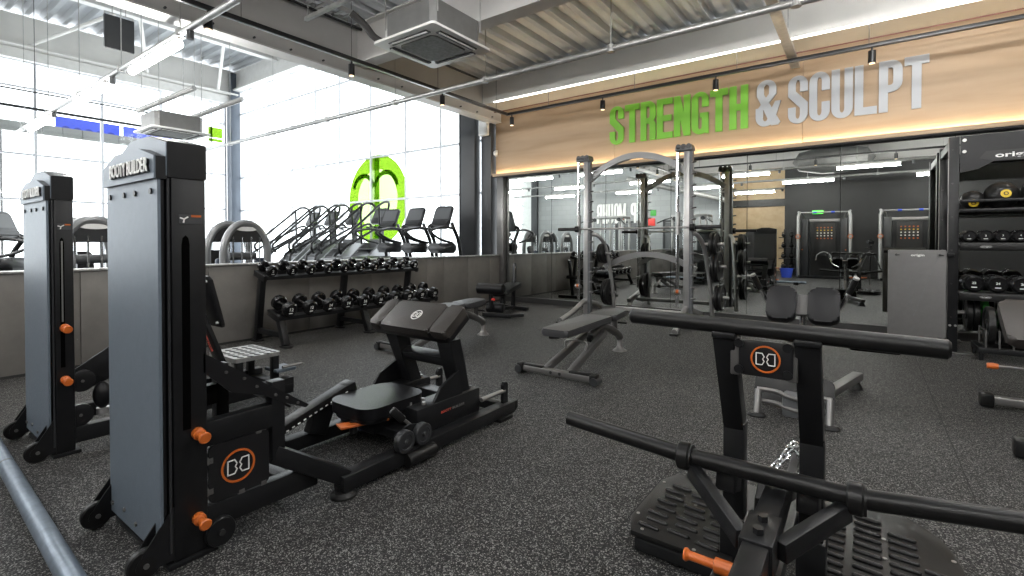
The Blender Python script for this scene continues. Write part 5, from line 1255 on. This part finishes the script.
# rounded leg machines with grey arched shrouds
def arch_machine(x, y, label, pad_side=1):
    t = thing('leg_machine', label, 'weight machine', (x, y, 0), 'arched leg machines beyond the half wall')
    for dx, w, nm in ((.28, .66, 'front_arch'), (-.30, .64, 'rear_arch')):
        pts = []
        for k in range(25):
            a = PI*k/24; pts.append((x+dx, y-w/2*math.cos(a), 1.02+.47*math.sin(a)))
        pts = [(x+dx, y-w/2, .04)]+pts+[(x+dx, y+w/2, .04)]
        MB().tube(pts, .055, 10).build(nm, 'frame_light', t)
        s = MB().prism([(x+dx-.01, y-w/2*math.cos(PI*k/16)*.92, 1.02+.46*math.sin(PI*k/16)) for k in range(2, 15)], (.03, 0, 0)).build('arch_cover', 'charcoal_plastic', t)
        if dx > 0: MB().prism([(x+dx+.022, y+.16*math.cos(2*PI*k/20), 1.40+.035*math.sin(2*PI*k/20)) for k in range(20)], (.012, 0, 0)).build('arch_badge', 'logo_white', s)
    for dy in (-.20, -.07, .07, .20): MB().cyl((x+.30, y+dy, .1), (x+.30, y+dy, 1.28), .012, n=8).build('front_rod', 'chrome', t)
    for dy in (-.13, .13): MB().cyl((x+.02, y+dy, .1), (x+.02, y+dy, 1.38), .014, n=10).build('guide_rod', 'chrome', t)
    MB().box((x, y, .45), (.24, .34, .62), bev=.01).build('weight_stack', 'black_satin', t)
    MB().box((x+.12, y+.29, .62), (.10, .16, .66), bev=.03).build('shroud', 'navy', t)
    MB().box((x+.12, y-.29, .62), (.10, .16, .66), bev=.03).build('shroud', 'navy', t)
    MB().pad((x-.75, y, .52), .46, .42, .10, .06, (0, 0, 0), .03).build('seat_pad', 'vinyl', t)
    MB().pad((x-1.03, y, .85), .42, .60, .09, .06, (0, PI/2-.25, 0), .03).build('back_pad', 'vinyl', t)
    MB().bar((x-1.1, y, .06), (x+.3, y, .06), .12, .08).build('base_beam', 'frame_light', t)
    MB().bar((x-.85, y, .08), (x-.85, y, .48), .08, .10, up=(0, 1, 0)).build('seat_post', 'frame_light', t)
    MB().cyl((x+.15, y-.2, .98), (x+.15, y+.2, .98), .06, n=14).build('cam_pulley', 'plastic_grey', t)
    return t
am = arch_machine(-8.05, 3.72, 'arched grey leg machine beyond the half wall, right of the near tower')
dup(am, (-8.35, 1.96, 0), 0, 'arched grey leg machine beyond the half wall, between the two towers')
# ================================================================== gym behind the camera, seen only in the mirrors
def trainer(x, y, label):
    t = thing('cable_trainer', label, 'cable machine', (x, y, 0), 'cable trainers along the back wall')
    for s in (-1, 1):
        MB().tube([(x+s*.72, y+.40, .05), (x+s*.72, y+.40, 2.05), (x+s*.68, y+.36, 2.18)], .05, 14).build('front_column', 'silver', t)
        MB().box((x+s*.55, y+.05, 1.0), (.22, .50, 1.96), bev=.03).build('weight_tower', 'charcoal_plastic', t)
        MB().tube([(x+s*.55, y+.1, 1.95), (x+s*.62, y+.22, 2.15), (x+s*.72, y+.40, 2.20)], .035, 10).build('top_brace', 'silver', t)
        MB().ring((x+s*.72, y+.46, 1.38), X1, Z1, Y1, .075, .050, .03, 20).build('height_ring', 'orange', t)
        MB().cyl((x+s*.72, y+.34, 1.38), (x+s*.72, y+.52, 1.38), .05, n=14).build('trolley', 'silver', t)
        MB().cyl((x+s*.60, y+.42, .95), (x+s*.60, y+.47, .95), .02, n=10).build('stack_pin', 'orange', t)
    MB().tube([(x-.68, y+.36, 2.17), (x+.68, y+.36, 2.17)], .028, 12).build('pull_up_bar', 'silver', t)
    for dx in (-.25, .25): MB().cyl((x+dx-.05, y+.36, 2.17), (x+dx+.05, y+.36, 2.17), .034, n=12).build('bar_grip', 'blue', t)
    MB().box((x, y+.0, 1.92), (1.3, .08, .10), bev=.01).build('top_beam', 'silver', t)
    p = MB().box((x, y-.05, 1.30), (.62, .04, 1.10), bev=.01).build('accessory_panel', 'wall_black', t)
    for i in range(5):
        for j in range(5):
            MB().cyl((x-.20+i*.10, y-.03, 1.32+j*.09), (x-.20+i*.10, y+.02, 1.32+j*.09), .022, n=8).build('peg', ('orange', 'logo_white', 'logo_white', 'yellow', 'orange')[j], p)
    MB().bar((x-.72, y+.42, .05), (x+.72, y+.42, .05), .12, .08).build('base_beam', 'black_steel', t)
    MB().tube([(x-.22, y+.3, .60), (x-.18, y+.3, .78), (x, y+.3, .88), (x+.18, y+.3, .78), (x+.22, y+.3, .60)], .014, 8, sm=4).build('handle_bar', 'silver', t)
    return t
ct = trainer(-1.15, -3.15, 'silver cable trainer before the charcoal back wall, reflected left of the hanging mat')
dup(ct, (1.05, -3.15, 0), 0, 'silver cable trainer before the charcoal back wall, reflected above the hanging mat')
# selectorised press
t = thing('chest_press', 'black selectorised press with tall weight tower reflected before the pale timber wall', 'weight machine', (-3.1, -1.9, 0))
s = MB().prism([(-3.32, -2.1, .02), (-2.78, -2.1, .02), (-2.78, -2.1, 1.50), (-2.86, -2.1, 1.58), (-3.24, -2.1, 1.60), (-3.32, -2.1, 1.50)], (0, .28, 0), .012).build('weight_tower', 'charcoal_plastic', t)
MB().box((-2.95, -1.815, 1.52), (.20, .01, .04)).build('badge', 'red_print', s)
for k in range(6): MB().box((-2.93+(k % 2)*.09-.04, -1.815, 1.28-(k//2)*.12), (.06, .006, .08)).build('instruction_label', 'ac_grey', s)
MB().box((-3.2, -1.80, .95), (.16, .02, 1.0)).build('stack_window', 'wall_black', s)
MB().pad((-3.55, -1.45, .50), .44, .42, .10, .05, bev=.03).build('seat_pad', 'vinyl', t); MB().pad((-3.55, -1.70, .92), .42, .66, .09, .05, (PI/2-.2, 0, 0), .03).build('back_pad', 'vinyl', t)
MB().bar((-3.55, -1.9, .06), (-3.55, -.9, .06), .12, .09).build('base_beam', 'black_steel', t); MB().bar((-3.55, -1.5, .08), (-3.55, -1.5, .46), .10, .10, up=(0, 1, 0)).build('seat_post', 'black_steel', t)
MB().bar((-3.6, -1.0, .06), (-2.85, -1.9, .06), .10, .08).build('link_beam', 'black_steel', t)
for sx in (-1, 1): MB().tube([(-3.55+sx*.30, -1.75, 1.35), (-3.55+sx*.36, -1.35, 1.15), (-3.55+sx*.33, -1.05, .98), (-3.55+sx*.18, -1.0, .96)], .025, 10, sm=4).build('press_arm', 'black_steel', t)
MB().bar((-3.95, -1.8, 1.38), (-2.8, -1.95, 1.38), .07, .07).build('top_beam', 'black_steel', t)
# kettlebell tree with blue tub
t = thing('kettlebell_rack', 'tall black kettlebell rack reflected left of the silver cable trainer', 'rack', (-2.25, -3.3, 0))
for x in (-2.36, -2.14): MB().bar((x, -3.5, .02), (x, -3.5, 1.65), .05, .05, up=(0, 1, 0)).build('post', 'black_steel', t)
for z in (.25, .62, .99, 1.36): MB().box((-2.25, -3.35, z), (.50, .40, .03), bev=.005).build('shelf', 'black_steel', t)
def kettlebell(x, y, z, r, label):
    k = thing('kettlebell', label, 'kettlebell', (x, y, z), 'kettlebells on the reflected rack')
    MB().sphere((x, y, z+r*.95), r, (1, 1, .95), 18).build('bell', 'black_rubber', k)
    MB().tube([(x-r*.6, y, z+r*1.6), (x-r*.55, y, z+r*2.3), (x, y, z+r*2.55), (x+r*.55, y, z+r*2.3), (x+r*.6, y, z+r*1.6)], r*.17, 8, sm=4).build('handle', 'black_steel', k)
for i, z in enumerate((.265, .635, 1.005, 1.375)):
    for j, x in enumerate((-2.37, -2.13)):
        kettlebell(x, -3.34, z, .085-.006*i, 'black kettlebell on the %s shelf of the reflected rack, %s side' % (('lowest', 'second lowest', 'second highest', 'top')[i], ('left', 'right')[j]))
solo('storage_tub', MB().lathe([(0, .0), (.15, 0), (.20, .30), (.215, .31), (.205, .31), (.19, .295), (.145, .02), (0, .02)], (-2.2, -2.70, 0), (0, 0, 1), 26), 'blue', 'blue plastic tub on the floor by the reflected kettlebell rack', 'tub', base=(-2.2, -2.70, 0))
t = thing('rolled_mat_stand', 'white upright roll standing beside the reflected kettlebell rack', 'roll', (-2.70, -3.4, 0))
MB().cyl((-2.70, -3.4, .02), (-2.70, -3.4, .95), .075, n=18).build('roll', 'white_paint', t); MB().lathe([(0, .03), (.13, .03), (.14, 0), (0, 0)], (-2.70, -3.4, 0), (0, 0, 1), 20).build('base', 'black_steel', t)
# cable multi stations beyond / behind
def multi(x, y, label, rz=0):
    t = thing('cable_station', label, 'cable machine', (x, y, 0), 'tall silver cable stations at the back')
    for i, (dx, dy) in enumerate(((-.6, -.35), (-.6, .35), (.6, -.35), (.6, .35), (-.2, -.35), (.2, -.35))): MB().bar((x+dx, y+dy, .02), (x+dx, y+dy, 2.15), .07, .07, up=(0, 1, 0)).build('column', 'silver', t)
    for dx in (-.4, 0, .4): MB().cyl((x+dx, y-.32, .1), (x+dx, y-.32, 2.1), .018, n=10).build('guide_rod', 'chrome', t); MB().box((x+dx, y-.32, .42), (.16, .24, .7), bev=.01).build('weight_stack', 'black_satin', t)
    for a, b in (((-.6, -.35), (.6, -.35)), ((-.6, .35), (.6, .35)), ((-.6, -.35), (-.6, .35)), ((.6, -.35), (.6, .35))): MB().bar((x+a[0], y+a[1], 2.15), (x+b[0], y+b[1], 2.15), .08, .08).build('top_beam', 'silver', t); MB().bar((x+a[0], y+a[1], .05), (x+b[0], y+b[1], .05), .08, .08).build('base_beam', 'silver', t)
    for s in (-1, 1):
        MB().tube([(x+s*.6, y+.35, 2.1), (x+s*.75, y+.75, 2.0), (x+s*.95, y+.95, 1.88)], .022, 8, sm=4).build('lat_arm', 'black_steel', t)
        MB().lathe([(0, -.02), (.07, -.02), (.055, 0), (.07, .02), (0, .02)], (x+s*.5, y+.42, 2.05), (0, 1, 0), 18).build('pulley', 'black_satin', t)
    return t
ms = multi(-8.1, -1.6, 'tall silver cable station reflected at the left end of the rack bar')
dup(ms, (-5.2, -2.2, 0), 0, 'tall silver cable station reflected behind the right rack post')
# photographer's tripod and camera
fdir = V((-math.sin(math.atan2(355, 490)), math.cos(math.atan2(355, 490)), 0)); rdir = V((fdir.y, -fdir.x, 0))
t = thing('tripod', 'black camera tripod whose reflection stands in the mirror beside the hanging mat', 'tripod', V((0, 0, 0))-fdir*.14)
o = V((0, 0, 0))-fdir*.14
for k in range(3):
    a = 2*PI*k/3+.5; d = V((math.cos(a), math.sin(a), 0))
    l = MB().cyl(o+d*.05+Z1*.92, o+d*.28+Z1*.42, .017, n=12).build('leg', 'black_satin', t)
    MB().cyl(o+d*.27+Z1*.45, o+d*.46+Z1*.01, .012, n=10).build('lower_leg', 'grey_steel', l); MB().cyl(o+d*.265+Z1*.455, o+d*.285+Z1*.41, .021, n=12).build('leg_clamp', 'black_rubber', l)
MB().cyl(o+Z1*.80, o+Z1*1.06, .018, n=12).build('centre_column', 'black_satin', t); MB().lathe([(0, .98), (.05, .96), (.055, .92), (.03, .88), (0, .88)], o, (0, 0, 1), 18).build('crown', 'black_satin', t)
MB().sphere(o+Z1*1.09, .035).build('ball_head', 'black_satin', t); MB().box(o+Z1*1.135, (.08, .08, .02), bev=.004).build('head_plate', 'black_satin', t)
MB().cyl(o+Z1*1.07, o+Z1*1.03-rdir*.22-fdir*.1, .008, n=8).build('pan_handle', 'black_rubber', t)
t = thing('photo_camera', 'black camera on the tripod, seen only as a reflection', 'camera', o+Z1*1.146)
ry = math.atan2(fdir.y, fdir.x)-PI/2
MB().box(o+Z1*1.195, (.14, .07, .095), (0, 0, ry), bev=.012).build('body', 'black_rubber', t); MB().box(o+Z1*1.255, (.055, .055, .03), (0, 0, ry), bev=.008).build('viewfinder_hump', 'black_rubber', t)
MB().cyl(o+fdir*.03+Z1*1.2, o+fdir*.115+Z1*1.2, .036, n=24).build('lens', 'black_satin', t)
WORLD, SPOTP, EXPO = 3.9, 60.0, 0.22
# ------------------------------------------------------------------ light, sky, camera
w = bpy.data.worlds.new('sky'); scene.world = w; w.use_nodes = True
bg = w.node_tree.nodes['Background']; bg.inputs['Color'].default_value = (0.93, 0.97, 1.0, 1); bg.inputs['Strength'].default_value = WORLD
def area(name, loc, sx, sy, power, col=(1, 0.97, 0.92), rot=(0, 0, 0)):
    l = bpy.data.lights.new(name, 'AREA'); l.shape = 'RECTANGLE'; l.size = sx; l.size_y = sy; l.energy = power; l.color = col
    o = bpy.data.objects.new(name, l); COL.objects.link(o); o.location = loc; o.rotation_euler = rot; return o
def spot(name, loc, target, power, col=(1, 0.92, 0.80), ang=60):
    l = bpy.data.lights.new(name, 'SPOT'); l.energy = power; l.color = col; l.spot_size = math.radians(ang); l.spot_blend = 0.6; l.shadow_soft_size = 0.03
    o = bpy.data.objects.new(name, l); COL.objects.link(o); o.location = loc
    o.rotation_euler = (V(target)-V(loc)).to_track_quat('-Z', 'Y').to_euler(); return o
for y in (2.27, 4.0, 5.7, 0.6): spot('track_spot', (-5.5, y, 3.37), (-5.2, y, 0), SPOTP)
for x in (-5.4, -3.55, -1.78, 0.03, 1.9): spot('track_spot', (x, 7.45, 3.37), (x, 7.6, 0), SPOTP)
cam = bpy.data.cameras.new('camera'); co = bpy.data.objects.new('camera_view', cam); COL.objects.link(co)
F = 490.0; th = math.atan2(355, 490); pt = math.radians(0.8)
cam.sensor_width = 36; cam.lens = 36*F/1024; cam.clip_start = 0.02
cam.shift_y = -(288-(242+F*math.tan(pt)))/1024
co.location = (0, 0, 1.2); co.rotation_euler = (PI/2-pt, 0, th)
scene.camera = co
scene.cycles.sample_clamp_indirect = 6.0; scene.cycles.caustics_reflective = False; scene.cycles.caustics_refractive = False; scene.cycles.max_bounces = 14; scene.cycles.transparent_max_bounces = 16
vs = scene.view_settings; vs.view_transform = 'Standard'; vs.look = 'None'; vs.gamma = 1.0; vs.exposure = EXPO; vs.use_curve_mapping = False
